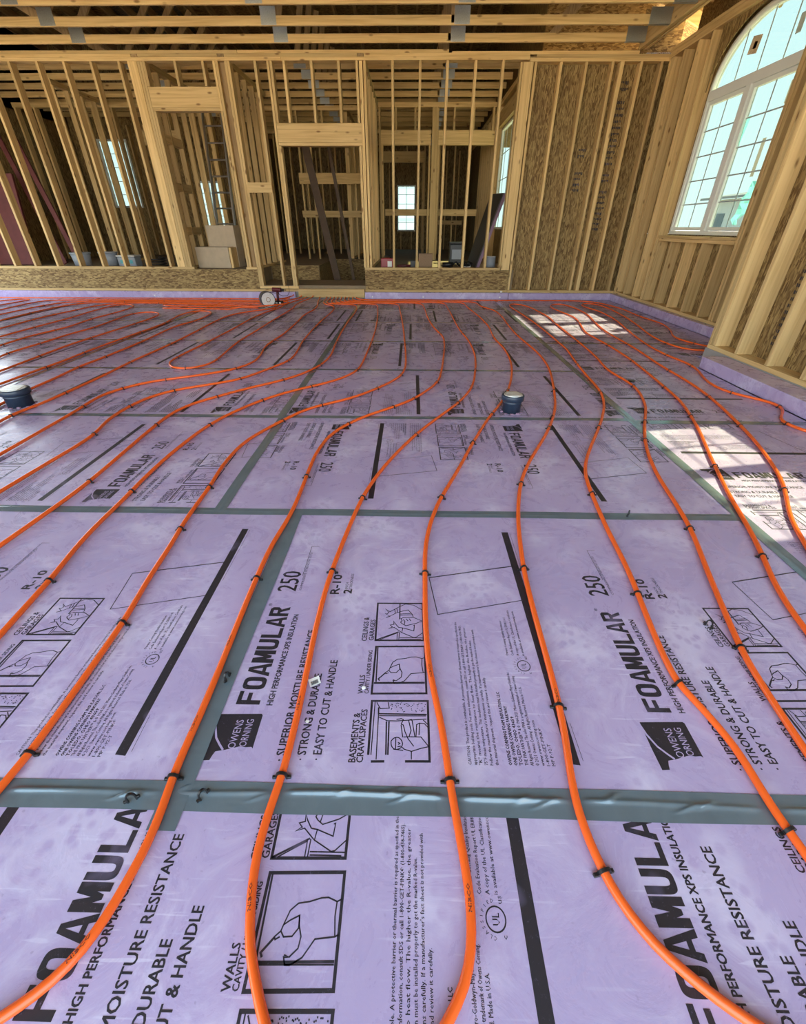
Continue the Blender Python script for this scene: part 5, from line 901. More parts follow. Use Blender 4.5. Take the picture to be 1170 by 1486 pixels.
for k, (xc, zt, nn) in enumerate(((3.22, 3.0, 26), (2.75, 2.35, 10))):
    f = Flat(); rr = random.Random(30 + k)
    for i in range(nn):
        if rr.random() < 0.25: continue
        a_ = 0.0
        while a_ < 0.11: w = rr.uniform(0.008, 0.026); f.rect(a_, a_ + w, i * 0.075, i * 0.075 + rr.uniform(0.02, 0.04)); a_ += w + 0.007
    bm = bmesh.new(); vs = [bm.verts.new((xc - 0.055 + a_, F1 + 0.0005, zt - b_)) for a_, b_, l_ in f.V]
    for q in f.F: bm.faces.new([vs[i] for i in q])
    tag(link('mill_stamp', bm, INK, wb), 'faint black mill stamp on the sheathing')

# left wall (out of the frame): framed, with wide unglazed openings that let the daylight in
wl_ = structure('wall_left')
bx('bottom_plate', -8.54, -8.40, -3.0, F0, 0.0, 0.15, LY, wl_); bx('top_plate', -8.54, -8.40, -3.0, F0, 3.20, 3.28, LY, wl_)
for y in (-2.9, 0.02, 0.4, 0.8, 1.2, 1.6, 2.0, 2.4, 2.8, 3.2, 3.6, 4.0, 4.4, 4.8, 5.2, 5.6, 6.0, 6.18): bx('wall_stud', -8.54, -8.40, y - 0.019, y + 0.019, 0.15, 3.2, LZ, wl_)
bx('osb_panel', -8.553, -8.541, 0.0, 6.2, 0, 3.3, OSBZ, wl_); bx('osb_panel', -8.553, -8.541, -3.0, F0, 2.7, 3.3, OSBZ, wl_)

# ------------------------------------------------------------------ windows
def hbar(bm, y0, y1, z0, z1, x0, x1): box(bm, x0, x1, y0, y1, z0, z1)
def pane(bm, x, y0, y1, z0, z1):
    q = [bm.verts.new(p) for p in ((x, y0, z0), (x, y1, z0), (x, y1, z1), (x, y0, z1))]; bm.faces.new(q)
w1 = structure('window_1')
XW0, XW1 = 3.835, 3.905
bm = bmesh.new()
hbar(bm, WY0, WY1, WZ0, WZ0 + 0.045, XW0, XW1); hbar(bm, WY0, WY0 + 0.045, WZ0 + 0.045, WZS, XW0, XW1); hbar(bm, WY1 - 0.045, WY1, WZ0 + 0.045, WZS, XW0, XW1)
hbar(bm, WY0 + 0.045, WY1 - 0.045, 2.50, 2.60, XW0 - 0.01, XW1); hbar(bm, WC - 0.045, WC + 0.045, WZ0 + 0.045, 2.50, XW0 - 0.006, XW1)
link('frame', bm, VINYL, w1)
def arch_band(name, hw0, rise0, hw1, rise1, x0, x1, mat):
    bm = bmesh.new(); A = arch_pts(hw0, rise0); B = arch_pts(hw1, rise1); rows = []
    for (ya, za), (yb, zb) in zip(A, B): rows.append([bm.verts.new(p) for p in ((x0, ya, za), (x0, yb, zb), (x1, yb, zb), (x1, ya, za))])
    for a, b in zip(rows, rows[1:]):
        for k in range(4): bm.faces.new((a[k], a[(k + 1) % 4], b[(k + 1) % 4], b[k]))
    bm.faces.new(rows[0]); bm.faces.new(rows[-1][::-1]); bmesh.ops.recalc_face_normals(bm, faces=bm.faces); return link(name, bm, mat, w1, True)
arch_band('arched_frame', WH, 0.57, WH - 0.05, 0.52, XW0, XW1, VINYL)
for ya, yb in ((WY0 + 0.047, WC - 0.047), (WC + 0.047, WY1 - 0.047)):
    e = empty('sash'); e.parent = w1
    bm = bmesh.new(); z0, z1 = WZ0 + 0.047, 2.498
    hbar(bm, ya, yb, z0, z0 + 0.04, XW0 + 0.015, XW1 - 0.01); hbar(bm, ya, yb, z1 - 0.04, z1, XW0 + 0.015, XW1 - 0.01); hbar(bm, ya, ya + 0.05, z0 + 0.04, z1 - 0.04, XW0 + 0.015, XW1 - 0.01); hbar(bm, yb - 0.05, yb, z0 + 0.04, z1 - 0.04, XW0 + 0.015, XW1 - 0.01)
    link('sash_frame', bm, VINYL, e)
    bm = bmesh.new(); y0, y1, zz0, zz1 = ya + 0.05, yb - 0.05, z0 + 0.04, z1 - 0.04; xm = 3.872
    hbar(bm, (y0 + y1) / 2 - 0.007, (y0 + y1) / 2 + 0.007, zz0, zz1, xm - 0.003, xm + 0.003)
    for k in range(1, 5): z = zz0 + (zz1 - zz0) * k / 5 ; hbar(bm, y0, y1, z - 0.007, z + 0.007, xm - 0.0025, xm + 0.0025)
    link('muntins', bm, MUNT, e)
    bm = bmesh.new(); pane(bm, 3.880, y0, y1, zz0, zz1); link('glass_pane', bm, GLASS, e)
bm = bmesh.new()
A = arch_pts(WH - 0.05, 0.52); vs = [bm.verts.new((3.880, y, z)) for y, z in A]; bm.faces.new(vs); link('arched_glass', bm, GLASS, w1)
bm = bmesh.new()
for k in (-0.5, 0, 0.5):
    y = WC + k * (WH - 0.05); zt = WZS + 0.52 * math.sqrt(1 - k * k); hbar(bm, y - 0.007, y + 0.007, WZS, zt, 3.869, 3.875)
link('muntins', bm, MUNT, w1)
def sticker(y0, y1, z0, z1, mat, lab, tilt=0):
    bm = bmesh.new(); box(bm, 0, 0.0015, -(y1 - y0) / 2, (y1 - y0) / 2, -(z1 - z0) / 2, (z1 - z0) / 2); o = link('glass_sticker', bm, mat, w1); o.location = (3.877, (y0 + y1) / 2, (z0 + z1) / 2); o.rotation_euler = (tilt, 0, 0); tag(o, lab)
sticker(7.03, 7.21, 2.80, 2.95, TANST, 'tan sticker on the arched pane', 0.15); sticker(7.08, 7.14, 2.84, 2.90, simple('orange_sticker', (0.6, 0.25, 0.08), 0.6), 'orange mark on the tan sticker', 0.15)
sticker(6.36, 6.44, 2.78, 2.93, GREYST, 'grey sticker on the right of the arched pane'); sticker(6.30, 6.36, 1.62, 1.96, GREYST, 'tall grey sticker on the right sash'); sticker(6.97, 7.02, 2.28, 2.38, TANST, 'small sticker on the left sash'); sticker(6.18, 6.22, 2.22, 2.40, GREYST, 'small grey sticker high on the right sash')
bm = bmesh.new(); rr = random.Random(9)
rows = []
for i in range(9):
    t = i / 8; c = 6.42 - 0.12 * t + 0.03 * math.sin(i * 1.7); w = 0.05 + 0.05 * math.sin(math.pi * t); rows.append([bm.verts.new((3.915 + rr.uniform(0, 0.03), c + s * w, 1.16 + 0.42 * t)) for s in (-1, -0.3, 0.4, 1)])
for a, b in zip(rows, rows[1:]):
    for k in range(3): bm.faces.new((a[k], a[k + 1], b[k + 1], b[k]))
tag(link('torn_film', bm, TEALF, w1), 'torn teal film hanging outside the right sash')
bm = bmesh.new(); vs = [bm.verts.new(p) for p in ((3.884, 6.80, 2.20), (3.886, 6.74, 2.22), (3.886, 6.76, 2.10), (3.884, 6.81, 1.90))]; bm.faces.new(vs); tag(link('torn_film', bm, TEALF, w1), 'small teal film scrap high on the right sash')

w2 = structure('window_2')
bm = bmesh.new(); x0, x1 = 3.06, 3.14; y0, y1, z0, z1 = NW
hbar(bm, y0, y1, z0, z0 + 0.05, x0, x1); hbar(bm, y0, y1, z1 - 0.05, z1, x0, x1); hbar(bm, y0, y0 + 0.05, z0 + 0.05, z1 - 0.05, x0, x1); hbar(bm, y1 - 0.05, y1, z0 + 0.05, z1 - 0.05, x0, x1); yc = (y0 + y1) / 2; hbar(bm, yc - 0.045, yc + 0.045, z0 + 0.05, z1 - 0.05, x0, x1); link('frame', bm, VINYL, w2)
bm = bmesh.new()
for a, b in ((y0 + 0.05, yc - 0.045), (yc + 0.045, y1 - 0.05)):
    hbar(bm, (a + b) / 2 - 0.007, (a + b) / 2 + 0.007, z0 + 0.05, z1 - 0.05, 3.10, 3.106)
    for k in (1, 2): z = z0 + 0.05 + (z1 - z0 - 0.1) * k / 3; hbar(bm, a, b, z - 0.007, z + 0.007, 3.10, 3.105)
link('muntins', bm, MUNT, w2)
bm = bmesh.new(); pane(bm, 3.11, y0 + 0.05, yc - 0.045, z0 + 0.05, z1 - 0.05); pane(bm, 3.11, yc + 0.045, y1 - 0.05, z0 + 0.05, z1 - 0.05); link('glass_pane', bm, GLASS, w2)

# ------------------------------------------------------------------ ceiling: roof trusses, girder, roof deck
ce = structure('ceiling')
def truss(yf, x0, x1, z=3.31, hanger=True, visible=True):
    bm = bmesh.new(); box(bm, x0, x1, yf, yf + 0.038, z, z + 0.089, 0, 0.002)
    t = link('roof_truss', bm, LX, ce)
    def sub(name, o): o.parent = t; return o
    for xa, xb in ((-4.85, -4.0), (-1.95, -1.75), (-4.85, -6.6), (1.9, 2.9)):
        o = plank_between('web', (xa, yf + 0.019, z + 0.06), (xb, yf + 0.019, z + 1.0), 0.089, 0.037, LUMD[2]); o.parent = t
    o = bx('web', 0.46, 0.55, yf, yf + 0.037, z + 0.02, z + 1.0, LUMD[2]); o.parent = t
    for xp in (-4.80, -1.90, 0.60):
        o = bx('nail_plate', xp - 0.10, xp + 0.10, yf - 0.003, yf - 0.0005, z + 0.004, z + 0.17, GALV); o.parent = t
        bm = bmesh.new()
    if hanger:
        bm = bmesh.new(); box(bm, x1 - 0.27, x1 + 0.002, yf - 0.004, yf - 0.001, z - 0.003, z + 0.15); box(bm, x1 - 0.27, x1, yf - 0.004, yf + 0.042, z - 0.004, z - 0.001); o = link('joist_hanger', bm, GALV, t)
    return t
for i in range(-1, 12): truss(7.475 - 0.625 * i if i >= 0 else 8.12, -8.4, 3.26 if i > 0 else 3.26)
truss(8.745, -8.4, 3.22)
for i in range(14): truss(9.95 + 0.61 * i, -8.4, 1.72, 3.31, False)
for k in range(3): bx('girder_ply', 3.27 + 0.04 * k, 3.308 + 0.04 * k, -2.0, 9.04, 3.30 + 0.012 * (k % 2), 3.56, LY, ce, 0.002)
# decking and rafters high above
bm = bmesh.new()
prof = [(-2.2, 4.15), (8.0, 5.2), (19.0, 4.1)]
rows = [[bm.verts.new((x, y, z + dz)) for x in (-9.2, 3.6) for dz in (0, 0.02)] for y, z in prof]
for a, b in zip(rows, rows[1:]):
    bm.faces.new((a[0], a[2], b[2], b[0])); bm.faces.new((a[1], b[1], b[3], a[3])); bm.faces.new((a[0], b[0], b[1], a[1])); bm.faces.new((a[2], a[3], b[3], b[2]))
link('roof_deck', bm, OSBX, ce)
for i in range(31):
    x = -8.9 + 0.406 * i
    for (ya, za), (yb, zb) in zip(prof, prof[1:]):
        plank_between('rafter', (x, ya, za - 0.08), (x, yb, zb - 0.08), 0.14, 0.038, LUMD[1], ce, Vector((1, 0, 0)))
bx('soffit_sun_block', 3.902, 3.914, -3.0, 8.72, 3.32, 3.76, OSBX, ce); bx('attic_light_block', 3.36, 3.372, -3.0, 10.2, 3.97, 5.5, OSBX, ce); bx('attic_light_block', 1.90, 3.6, 9.6, 9.612, 3.3, 5.4, OSBX, ce); bx('attic_light_block', -9.2, 3.6, 18.25, 18.262, 3.3, 4.3, OSBX, ce); bx('attic_light_block', -8.553, -8.541, F0, 18.2, 3.2, 5.5, OSBX, ce); bx('attic_light_block', -8.553, -8.541, -3, F0, 3.3, 5.5, OSBX, ce)  # unseen panels added to block sun and sky leaking in under the roof
# lower roof over the recess at right, with its eave
bm = bmesh.new(); vs = [bm.verts.new(p) for p in ((3.35, -3, 3.98), (3.35, 10.2, 3.98), (4.5, 10.2, 3.5), (4.5, -3, 3.5), (3.35, -3, 4.0), (3.35, 10.2, 4.0), (4.5, 10.2, 3.52), (4.5, -3, 3.52))]
for q in ((0, 1, 2, 3), (7, 6, 5, 4), (0, 4, 5, 1), (1, 5, 6, 2), (2, 6, 7, 3), (3, 7, 4, 0)): bm.faces.new([vs[i] for i in q])
bmesh.ops.recalc_face_normals(bm, faces=bm.faces); link('eave_deck', bm, OSBX, ce)
for i in range(20): plank_between('rafter', (3.36, -2.5 + 0.61 * i, 3.90), (4.48, -2.5 + 0.61 * i, 3.44), 0.14, 0.038, LX, ce, Vector((0, 1, 0)))

# ------------------------------------------------------------------ the raised rooms behind
rb = structure('floor_raised')
for x0, x1, y0, y1 in ((-8.4, -2.92, F1 - 0.1, 18.2), (-2.92, -1.92, 10.15, 18.2), (-1.92, -0.86, 12.3, 18.2), (-0.86, 1.86, F1 - 0.1, 18.2)): bx('subfloor', x0, x1, y0, y1, 0.13 if y0 < 9.2 else 0.12, 0.471, SUBF, rb)
bx('landing', -2.9, -0.86, F0 + 0.03, 10.14, 0.113, 0.21, SUBF, rb)
bx('osb_panel', -1.93, -1.915, 10.15, 12.3, -1.2, 0.471, OSBX, rb); bx('osb_panel', -2.9, -1.93, 10.135, 10.149, 0.21, 0.47, OSBX, rb); bx('osb_panel', -1.92, -0.86, 12.27, 12.299, -1.2, 0.471, OSBX, rb)
bx('pit_floor', -2.9, -0.8, 10.1, 12.3, -1.3, -1.2, CONC, rb)
bx('pit_side', -0.875, -0.861, F0 + 0.03, 12.3, -1.2, 0.471, OSBX, rb)
wi = structure('wall_interior')
DZ = LUMD[2]
def ywall(x, y0, y1, step=0.406, w=0.089, skip=(), z0=0.471, z1=3.20, mats=(LZ, LY)):
    bx('bottom_plate', x - w / 2, x + w / 2, y0, y1, z0, z0 + 0.038, mats[1], wi); bx('top_plate', x - w / 2, x + w / 2, y0, y1, z1, z1 + 0.076, mats[1], wi)
    y = y0 + 0.02; k = 0
    while y < y1:
        if k not in skip: bx('wall_stud', x - w / 2, x + w / 2, y, y + 0.038, z0 + 0.038, z1, mats[0], wi)
        y += step; k += 1
def xwall(y, x0, x1, openings=(), w=0.14, step=0.406, z0=0.471, z1=3.20, ztop=2.6):
    bx('top_plate', x0, x1, y, y + w, z1, z1 + 0.076, LX, wi)
    x = x0 + 0.02
    while x < x1:
        if not any(a < x + 0.02 < b for a, b in openings): bx('wall_stud', x, x + 0.038, y, y + w, z0, z1, LZ, wi)
        x += step
    for a, b in openings:
        bx('header', a, b, y, y + w, ztop, ztop + 0.235, LX, wi)
        for xx in (a, b - 0.038): bx('jack_stud', xx, xx + 0.038, y, y + w, z0, ztop, LZ, wi)
        x = a + 0.3
        while x < b - 0.1: bx('cripple_stud', x, x + 0.038, y, y + w, ztop + 0.235, z1, LZ, wi); x += 0.406
ywall(-4.2, F1 + 0.01, 11.98); ywall(-2.9, F1 + 0.01, 11.2); ywall(-0.80, F1 + 0.01, 12.0)
for y in (9.62, 10.03):
    for z in (1.0, 1.65, 2.3): bx('blocking', -4.24, -4.16, y + 0.004 - 0.385, y - 0.004, z, z + 0.12, LY, wi)
xwall(12.02, -8.4, -4.3, ((-5.9, -5.0),)); xwall(12.02, -0.76, 1.84, ((-0.70, 0.36), (0.52, 1.80)))
bx('wall_post', 0.38, 0.51, 12.0, 12.16, 0.471, 3.2, LZ, wi)
xwall(12.32, -4.2, -0.80, ((-2.3, -1.3),), 0.089); bx('blocking', -2.6, -0.84, 12.30, 12.338, 1.95, 2.15, LX, wi); bx('blocking', -2.6, -0.84, 12.30, 12.338, 1.32, 1.45, LX, wi)
bx('blocking', -0.66, 1.5, 12.5, 12.54, 1.36, 1.49, LX, wi)
xwall(11.0, -4.3, -2.9, (), 0.089, z1=3.2) if False else None
xwall(15.0, -4.2, 1.84, ((-0.9, 0.3),), 0.14); ywall(-6.4, 10.3, 12.0); ywall(-1.5, 12.5, 15.0)
for y in (15.0,): bx('blocking', 0.7, 1.4, 14.96, 15.0, 1.2, 1.3, LX, wi)
# outer shell of the back rooms
wo_ = structure('wall_outer')
def shell(x0, x1, y0, y1, z0=-0.2, z1=4.9): bx('osb_panel', x0, x1, y0, y1, z0, z1, OSBZ, wo_)
RWY0, RWY1, RWZ0, RWZ1 = 9.95, 11.95, 1.10, 2.85
shell(1.90, 1.912, F1 + 0.02, RWY0); shell(1.90, 1.912, RWY1, 18.2); shell(1.90, 1.912, RWY0, RWY1, -0.2, RWZ0); shell(1.90, 1.912, RWY0, RWY1, RWZ1, 4.9)
for y in (9.22, 9.50, 9.88, 12.02, 12.4, 12.8, 13.2, 13.6, 14.0, 14.4, 14.8): bx('wall_stud', 1.76, 1.90, y - 0.019, y + 0.019, 0.471, 3.2, LZ, wo_)
bx('top_plate', 1.76, 1.90, F1 + 0.02, 18.2, 3.2, 3.28, LY, wo_); bx('header', 1.76, 1.89, RWY0 - 0.1, RWY1 + 0.1, RWZ1 + 0.01, RWZ1 + 0.25, LY, wo_)
FW = (-0.55, 0.08, 1.02, 2.32)
shell(-4.3, FW[0], 18.2, 18.212); shell(FW[1], 1.91, 18.2, 18.212); shell(FW[0], FW[1], 18.2, 18.212, -0.2, FW[2]); shell(FW[0], FW[1], 18.2, 18.212, FW[3], 4.3)
for x in (-4.0, -3.6, -3.2, -2.8, -2.4, -2.0, -1.6, -1.2, -0.8, -0.42, -0.05, 0.3, 0.7, 1.1, 1.5): bx('wall_stud', x - 0.019, x + 0.019, 18.06, 18.2, 0.471, 1.0 if FW[0] < x < FW[1] else 3.2, LZ, wo_)
LW = ((-7.95, -7.2, 1.55, 2.95), (-5.62, -5.05, 1.12, 2.12))
xs = [-8.55, LW[0][0], LW[0][1], LW[1][0], LW[1][1], -4.3]
for a, b in ((0, 1), (2, 3), (4, 5)): shell(xs[a], xs[b], 14.0, 14.012)
for w in LW: shell(w[0], w[1], 14.0, 14.012, -0.2, w[2]); shell(w[0], w[1], 14.0, 14.012, w[3], 4.9)
for i in range(10): x = -8.3 + 0.42 * i; bx('wall_stud', x - 0.019, x + 0.019, 13.86, 14.0, 0.471, 3.2, LZ, wo_) if not any(w[0] < x < w[1] for w in LW) else None
shell(-4.31, -4.298, 14.0, 18.2); shell(-8.553, -8.541, F1, 14.0)
def flat_window(n, axis, c, a0, a1, z0, z1, nx, nz):
    w = structure('window_%d' % n); bm = bmesh.new()
    def B(u0, u1, v0, v1, d=0.03): box(bm, *((u0, u1, c - d, c + d) if axis == 'x' else (c - d, c + d, u0, u1)), v0, v1)
    B(a0, a1, z0, z0 + 0.04); B(a0, a1, z1 - 0.04, z1); B(a0, a0 + 0.04, z0 + 0.04, z1 - 0.04); B(a1 - 0.04, a1, z0 + 0.04, z1 - 0.04)
    link('frame', bm, VINYL, w); bm = bmesh.new()
    for k in range(1, nx): u = a0 + (a1 - a0) * k / nx; B(u - 0.006, u + 0.006, z0 + 0.04, z1 - 0.04, 0.004)
    for k in range(1, nz): v = z0 + (z1 - z0) * k / nz; B(a0 + 0.04, a1 - 0.04, v - 0.006, v + 0.006, 0.0035)
    link('muntins', bm, MUNT, w); bm = bmesh.new()
    q = [(a0 + 0.04, z0 + 0.04), (a1 - 0.04, z0 + 0.04), (a1 - 0.04, z1 - 0.04), (a0 + 0.04, z1 - 0.04)]
    bm.faces.new([bm.verts.new((u, c + 0.008, v) if axis == 'x' else (c + 0.008, u, v)) for u, v in q]); link('glass_pane', bm, GLASS, w)
flat_window(3, 'y', 1.87, RWY0, RWY1, RWZ0, RWZ1, 4, 4)
flat_window(4, 'x', 18.2, *FW, 2, 5)
flat_window(5, 'x', 14.0, *LW[0], 2, 5); flat_window(6, 'x', 14.0, *LW[1], 2, 4)

# ------------------------------------------------------------------ things standing in the raised rooms
FZ = 0.4715
def bucket(x, y, label, h=0.24, r=0.17, mat=GREYP):
    e = empty('bucket', (x, y, FZ)); tag(e, label, 'bucket', 'grey buckets behind the left studs')
    bm = bmesh.new(); lathe(bm, [(r * 0.82, 0.0), (r, h), (r * 0.95, h), (r * 0.79, 0.015)], 28); link('bucket_body', bm, mat, e, True)
    bm = bmesh.new(); lathe(bm, [(r, h - 0.03), (r * 1.06, h - 0.028), (r * 1.06, h - 0.002), (r, h)], 28); link('rim', bm, mat, e, True)
    bm = bmesh.new(); sweep(bm, [(r * 1.05 * math.cos(a), -0.02 - 0.08 * math.sin(a), h - 0.02 + 0.02 * math.sin(a)) for a in [math.pi * k / 12 for k in range(13)]], 0.004, 6); link('wire_handle', bm, GALV, e, True)
bucket(-6.40, 9.55, 'open grey bucket behind the left studs, further left of the two')
bucket(-5.90, 9.62, 'open grey bucket behind the left studs, beside the white box', 0.25, 0.16)
e = empty('storage_tub', (-5.50, 9.60, FZ)); tag(e, 'low grey white tub with a blue strip behind the left studs, right of the buckets', 'tub')
bm = bmesh.new(); box(bm, -0.17, 0.17, -0.12, 0.12, 0, 0.17, 0, 0.012); link('tub_body', bm, GREYP, e); bm = bmesh.new(); box(bm, -0.18, 0.18, -0.13, 0.13, 0.172, 0.195, 0, 0.006); link('lid', bm, PAPER, e)
bm = bmesh.new(); box(bm, -0.12, 0.12, -0.124, -0.1205, 0.06, 0.12); tag(link('label_strip', bm, TEAL, e), 'blue green label strip')
bm = bmesh.new(); sweep(bm, [(-4.98 + 0.17 * math.cos(k * 0.35), 9.62 + 0.17 * math.sin(k * 0.35), FZ + 0.012 + 0.0024 * k) for k in range(60)], 0.011, 6); tag(link('coiled_cable', bm, BLACK, smooth=True), 'coil of black cable on the raised floor left of the left opening', 'cable')
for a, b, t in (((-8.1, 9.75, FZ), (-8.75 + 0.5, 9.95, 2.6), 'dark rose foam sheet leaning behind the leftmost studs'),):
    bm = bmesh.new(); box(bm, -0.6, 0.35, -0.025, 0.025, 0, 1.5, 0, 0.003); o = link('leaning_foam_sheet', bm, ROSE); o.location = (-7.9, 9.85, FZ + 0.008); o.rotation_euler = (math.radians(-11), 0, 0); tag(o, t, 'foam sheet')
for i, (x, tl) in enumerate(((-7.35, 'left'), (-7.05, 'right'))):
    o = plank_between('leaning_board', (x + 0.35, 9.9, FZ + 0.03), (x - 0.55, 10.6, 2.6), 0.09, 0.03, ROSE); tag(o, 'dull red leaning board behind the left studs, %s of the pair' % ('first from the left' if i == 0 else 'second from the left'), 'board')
# two-step wooden box in the left opening
e = empty('step_box', (-3.70, 9.62, FZ)); tag(e, 'two-step pale plywood box standing in the left framed opening', 'step box')
bm = bmesh.new(); box(bm, -0.36, 0.28, -0.26, 0.0, 0.0, 0.34, 0, 0.004); link('lower_step', bm, PLY, e)
bm = bmesh.new(); box(bm, -0.20, 0.34, 0.002, 0.30, 0.0, 0.68, 0, 0.004); link('upper_step', bm, PLY, e)
bm = bmesh.new(); box(bm, 0.285, 0.33, -0.25, 0.0, 0.0, 0.33, 0, 0.003); tag(link('end_panel', bm, LZ, e), 'lighter pine end panel')
e.rotation_euler = (0, 0, math.radians(-4))
# aluminium ladder leaning beside the left opening
e = empty('ladder', (-3.98, 10.35, FZ)); tag(e, 'bare aluminium ladder leaning inside the left framed opening', 'ladder')
for x in (-0.0, 0.36): plank_between('side_rail', (-3.98 + x, 10.35, FZ), (-3.98 + x - 0.05, 10.95, 2.95), 0.03, 0.07, ALUM, e)
for k in range(9):
    t = (k + 0.7) / 9.5; p = Vector((-0.05 * t, 0.6 * t, 2.48 * t)); bm = bmesh.new(); sweep(bm, [p, p + Vector((0.36, 0, 0))], 0.014, 8); link('rung', bm, ALUM, e)
# planks leaning in the doorway
o = plank_between('leaning_plank', (-1.55, 10.6, -0.2), (-2.08, 10.55, 2.55), 0.14, 0.04, DKBRD); tag(o, 'thick dark plank slanting down inside the doorway, left of the two', 'plank', 'dark planks slanting inside the doorway')
o = plank_between('leaning_plank', (-1.22, 10.7, -0.2), (-1.63, 10.65, 2.45), 0.06, 0.04, DKBRD); tag(o, 'thin dark plank slanting down inside the doorway, right of the two', 'plank', 'dark planks slanting inside the doorway')
# right room
e = empty('leaning_sheet', (1.22, 9.62, FZ)); tag(e, 'dark panel with a mauve edge leaning in the right room below the window', 'panel')
bm = bmesh.new(); vs = []
for x in (0, 1): pass
def slab(pts, d):
    bm = bmesh.new(); d = Vector(d); A = [bm.verts.new(p) for p in pts]; B = [bm.verts.new(Vector(p) + d) for p in pts]
    bm.faces.new(A); bm.faces.new(B[::-1])
    for k in range(len(pts)): bm.faces.new((A[k], A[(k + 1) % len(pts)], B[(k + 1) % len(pts)], B[k]))
    bmesh.ops.recalc_face_normals(bm, faces=bm.faces); return bm
# sheets lean against the right wall: bottom edge runs away from the camera
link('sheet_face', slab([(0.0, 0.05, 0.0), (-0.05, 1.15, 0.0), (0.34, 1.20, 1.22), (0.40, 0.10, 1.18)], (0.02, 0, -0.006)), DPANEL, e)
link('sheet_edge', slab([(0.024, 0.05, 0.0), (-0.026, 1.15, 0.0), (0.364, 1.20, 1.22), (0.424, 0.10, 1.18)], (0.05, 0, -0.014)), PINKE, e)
e = empty('tool_case', (-0.48, 9.50, FZ)); tag(e, 'small dark red case with a white label at the left of the right room', 'case')
bm = bmesh.new(); box(bm, -0.12, 0.12, -0.09, 0.09, 0, 0.17, 0, 0.012); link('case_body', bm, REDP, e)
bm = bmesh.new(); box(bm, 0.01, 0.09, -0.0925, -0.0905, 0.03, 0.12); tag(link('case_label', bm, PAPER, e), 'white label')
bm = bmesh.new(); sweep(bm, [(-0.06, 0, 0.168), (-0.055, 0, 0.20), (0.055, 0, 0.20), (0.06, 0, 0.168)], 0.009, 8); link('handle', bm, BLACK, e, True)
e = empty('cardboard_box', (0.25, 9.62, FZ)); tag(e, 'brown cardboard box on the raised floor in the middle of the right room', 'box')
bm = bmesh.new(); box(bm, -0.13, 0.13, -0.10, 0.10, 0, 0.24, 0, 0.004); link('box_body', bm, CARD, e)
bm = bmesh.new(); box(bm, -0.13, 0.13, -0.02, 0.02, 0.2405, 0.2415); tag(link('packing_tape', bm, GREYST, e), 'pale packing tape')
bm = bmesh.new(); vs = box(bm, -0.13, 0.13, -0.19, -0.102, 0.243, 0.248); link('flap', bm, CARD, e)
e = empty('waste_bin', (0.95, 11.0, FZ)); tag(e, 'dark square bin standing at the back of the right room', 'bin')
bm = bmesh.new(); box(bm, -0.15, 0.15, -0.14, 0.14, 0, 0.36, 0, 0.015); link('bin_body', bm, simple('dark_grey_plastic', (0.04, 0.045, 0.05), 0.4), e); bm = bmesh.new(); box(bm, -0.16, 0.16, -0.15, 0.15, 0.361, 0.40, 0, 0.01); link('rim', bm, BLACK, e)
bm = bmesh.new(); box(bm, -0.10, 0.10, -0.1425, -0.1405, 0.08, 0.26); tag(link('bin_label', bm, GREYP, e), 'grey front panel')
e = empty('paint_can', (1.50, 9.55, FZ)); tag(e, 'grey white can beside the foot of the leaning panel', 'can')
bm = bmesh.new(); lathe(bm, [(0.085, 0), (0.085, 0.19)], 24); link('can_body', bm, GREYP, e, True); bm = bmesh.new(); lathe(bm, [(0.089, 0.191), (0.089, 0.20), (0.07, 0.2)], 24); link('lid', bm, PAPER, e, True)
e = empty('power_saw', (0.72, 9.60, FZ)); tag(e, 'black and grey power tool lying at the foot of the middle right studs', 'power tool')
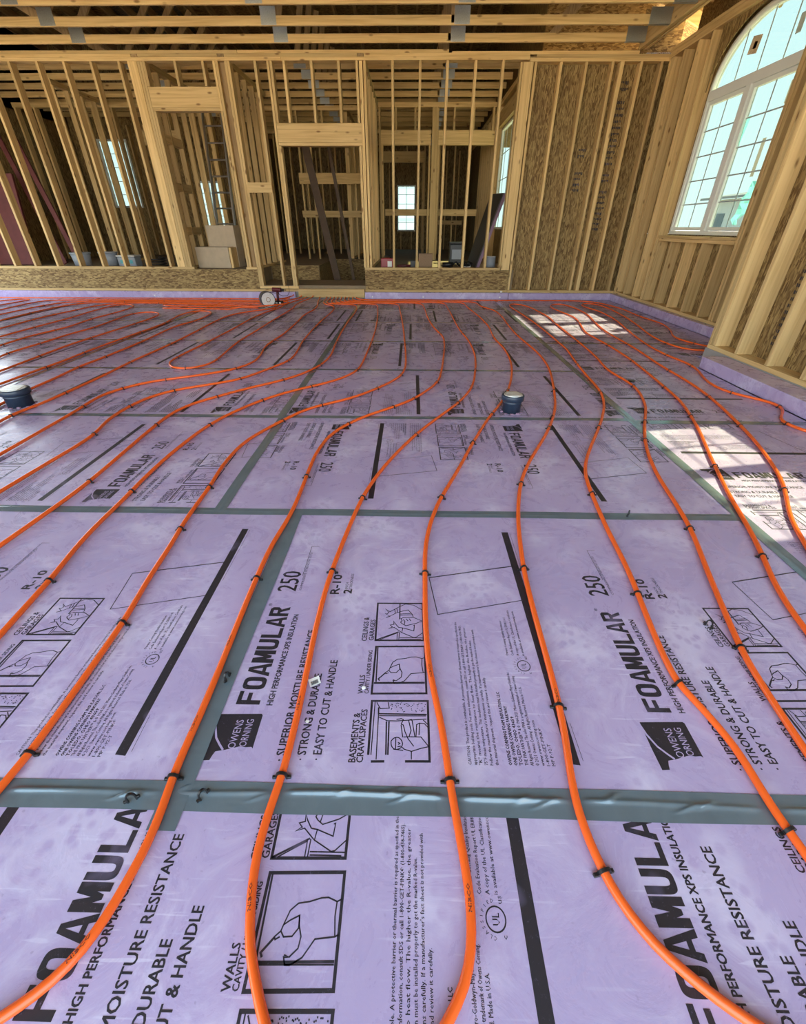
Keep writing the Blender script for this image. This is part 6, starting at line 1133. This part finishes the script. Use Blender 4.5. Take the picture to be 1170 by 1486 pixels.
bm = bmesh.new(); sweep(bm, [(-0.14, 0, 0.05), (-0.02, 0, 0.055), (0.06, 0, 0.06)], 0.045, 12); link('motor', bm, BLACK, e, True); bm = bmesh.new(); sweep(bm, [(0.05, 0, 0.06), (0.12, 0, 0.10), (0.18, 0, 0.045)], 0.018, 8); link('handle', bm, BLACK, e, True); bm = bmesh.new(); box(bm, -0.16, 0.02, -0.06, 0.06, 0, 0.006); link('base_shoe', bm, ALUM, e)
e = empty('crumpled_bag', (1.02, 9.48, FZ)); tag(e, 'crumpled dark bag with a white patch in front of the leaning panel', 'bag')
bm = bmesh.new(); bmesh.ops.create_icosphere(bm, subdivisions=3, radius=0.12); rr = random.Random(3)
for v in bm.verts: v.co *= rr.uniform(0.82, 1.15); v.co.z *= 0.5
zz = min(v.co.z for v in bm.verts); bmesh.ops.translate(bm, verts=bm.verts, vec=(0, 0, -zz)); link('bag_body', bm, BLACK, e); bm = bmesh.new(); vs = [bm.verts.new(p) for p in ((-0.06, -0.115, 0.03), (0.07, -0.12, 0.025), (0.09, -0.09, 0.07), (-0.02, -0.10, 0.06))]; bm.faces.new(vs); tag(link('paper_patch', bm, PAPER, e), 'white patch')
e = empty('work_tool', (-0.14, 9.55, FZ)); tag(e, 'dark hand tool lying between the red case and the cardboard box', 'tool')
bm = bmesh.new(); sweep(bm, [(-0.15, 0, 0.03), (0.0, 0.02, 0.035), (0.12, 0.03, 0.03)], 0.025, 8); link('tool_handle', bm, DRED, e, True); bm = bmesh.new(); box(bm, 0.10, 0.20, -0.03, 0.06, 0, 0.13, 0, 0.01); link('tool_body', bm, BLACK, e)

# ------------------------------------------------------------------ house outside the arched window
e = empty('neighbour_house', (30.0, 40.5, -0.6)); tag(e, 'pale sided house seen through the bottom of the arched window', 'house')
bx('house_wall', 24.0, 36.0, 37.6, 43.5, -0.6, 3.0, HOUSEW, e)
o = link('roof', slab([(23.5, 37.2, 3.0), (23.5, 44.0, 3.0), (29.0, 44.0, 3.7), (29.0, 37.2, 3.7)], (0, 0, 0.15)), simple('grey_shingles', (0.25, 0.25, 0.27), 0.9, vary=0.2), e); o.location = -e.location
o = bx('house_window', 23.97, 24.02, 40.8, 42.4, 0.6, 2.1, simple('dark_glass', (0.12, 0.15, 0.18), 0.15), e)
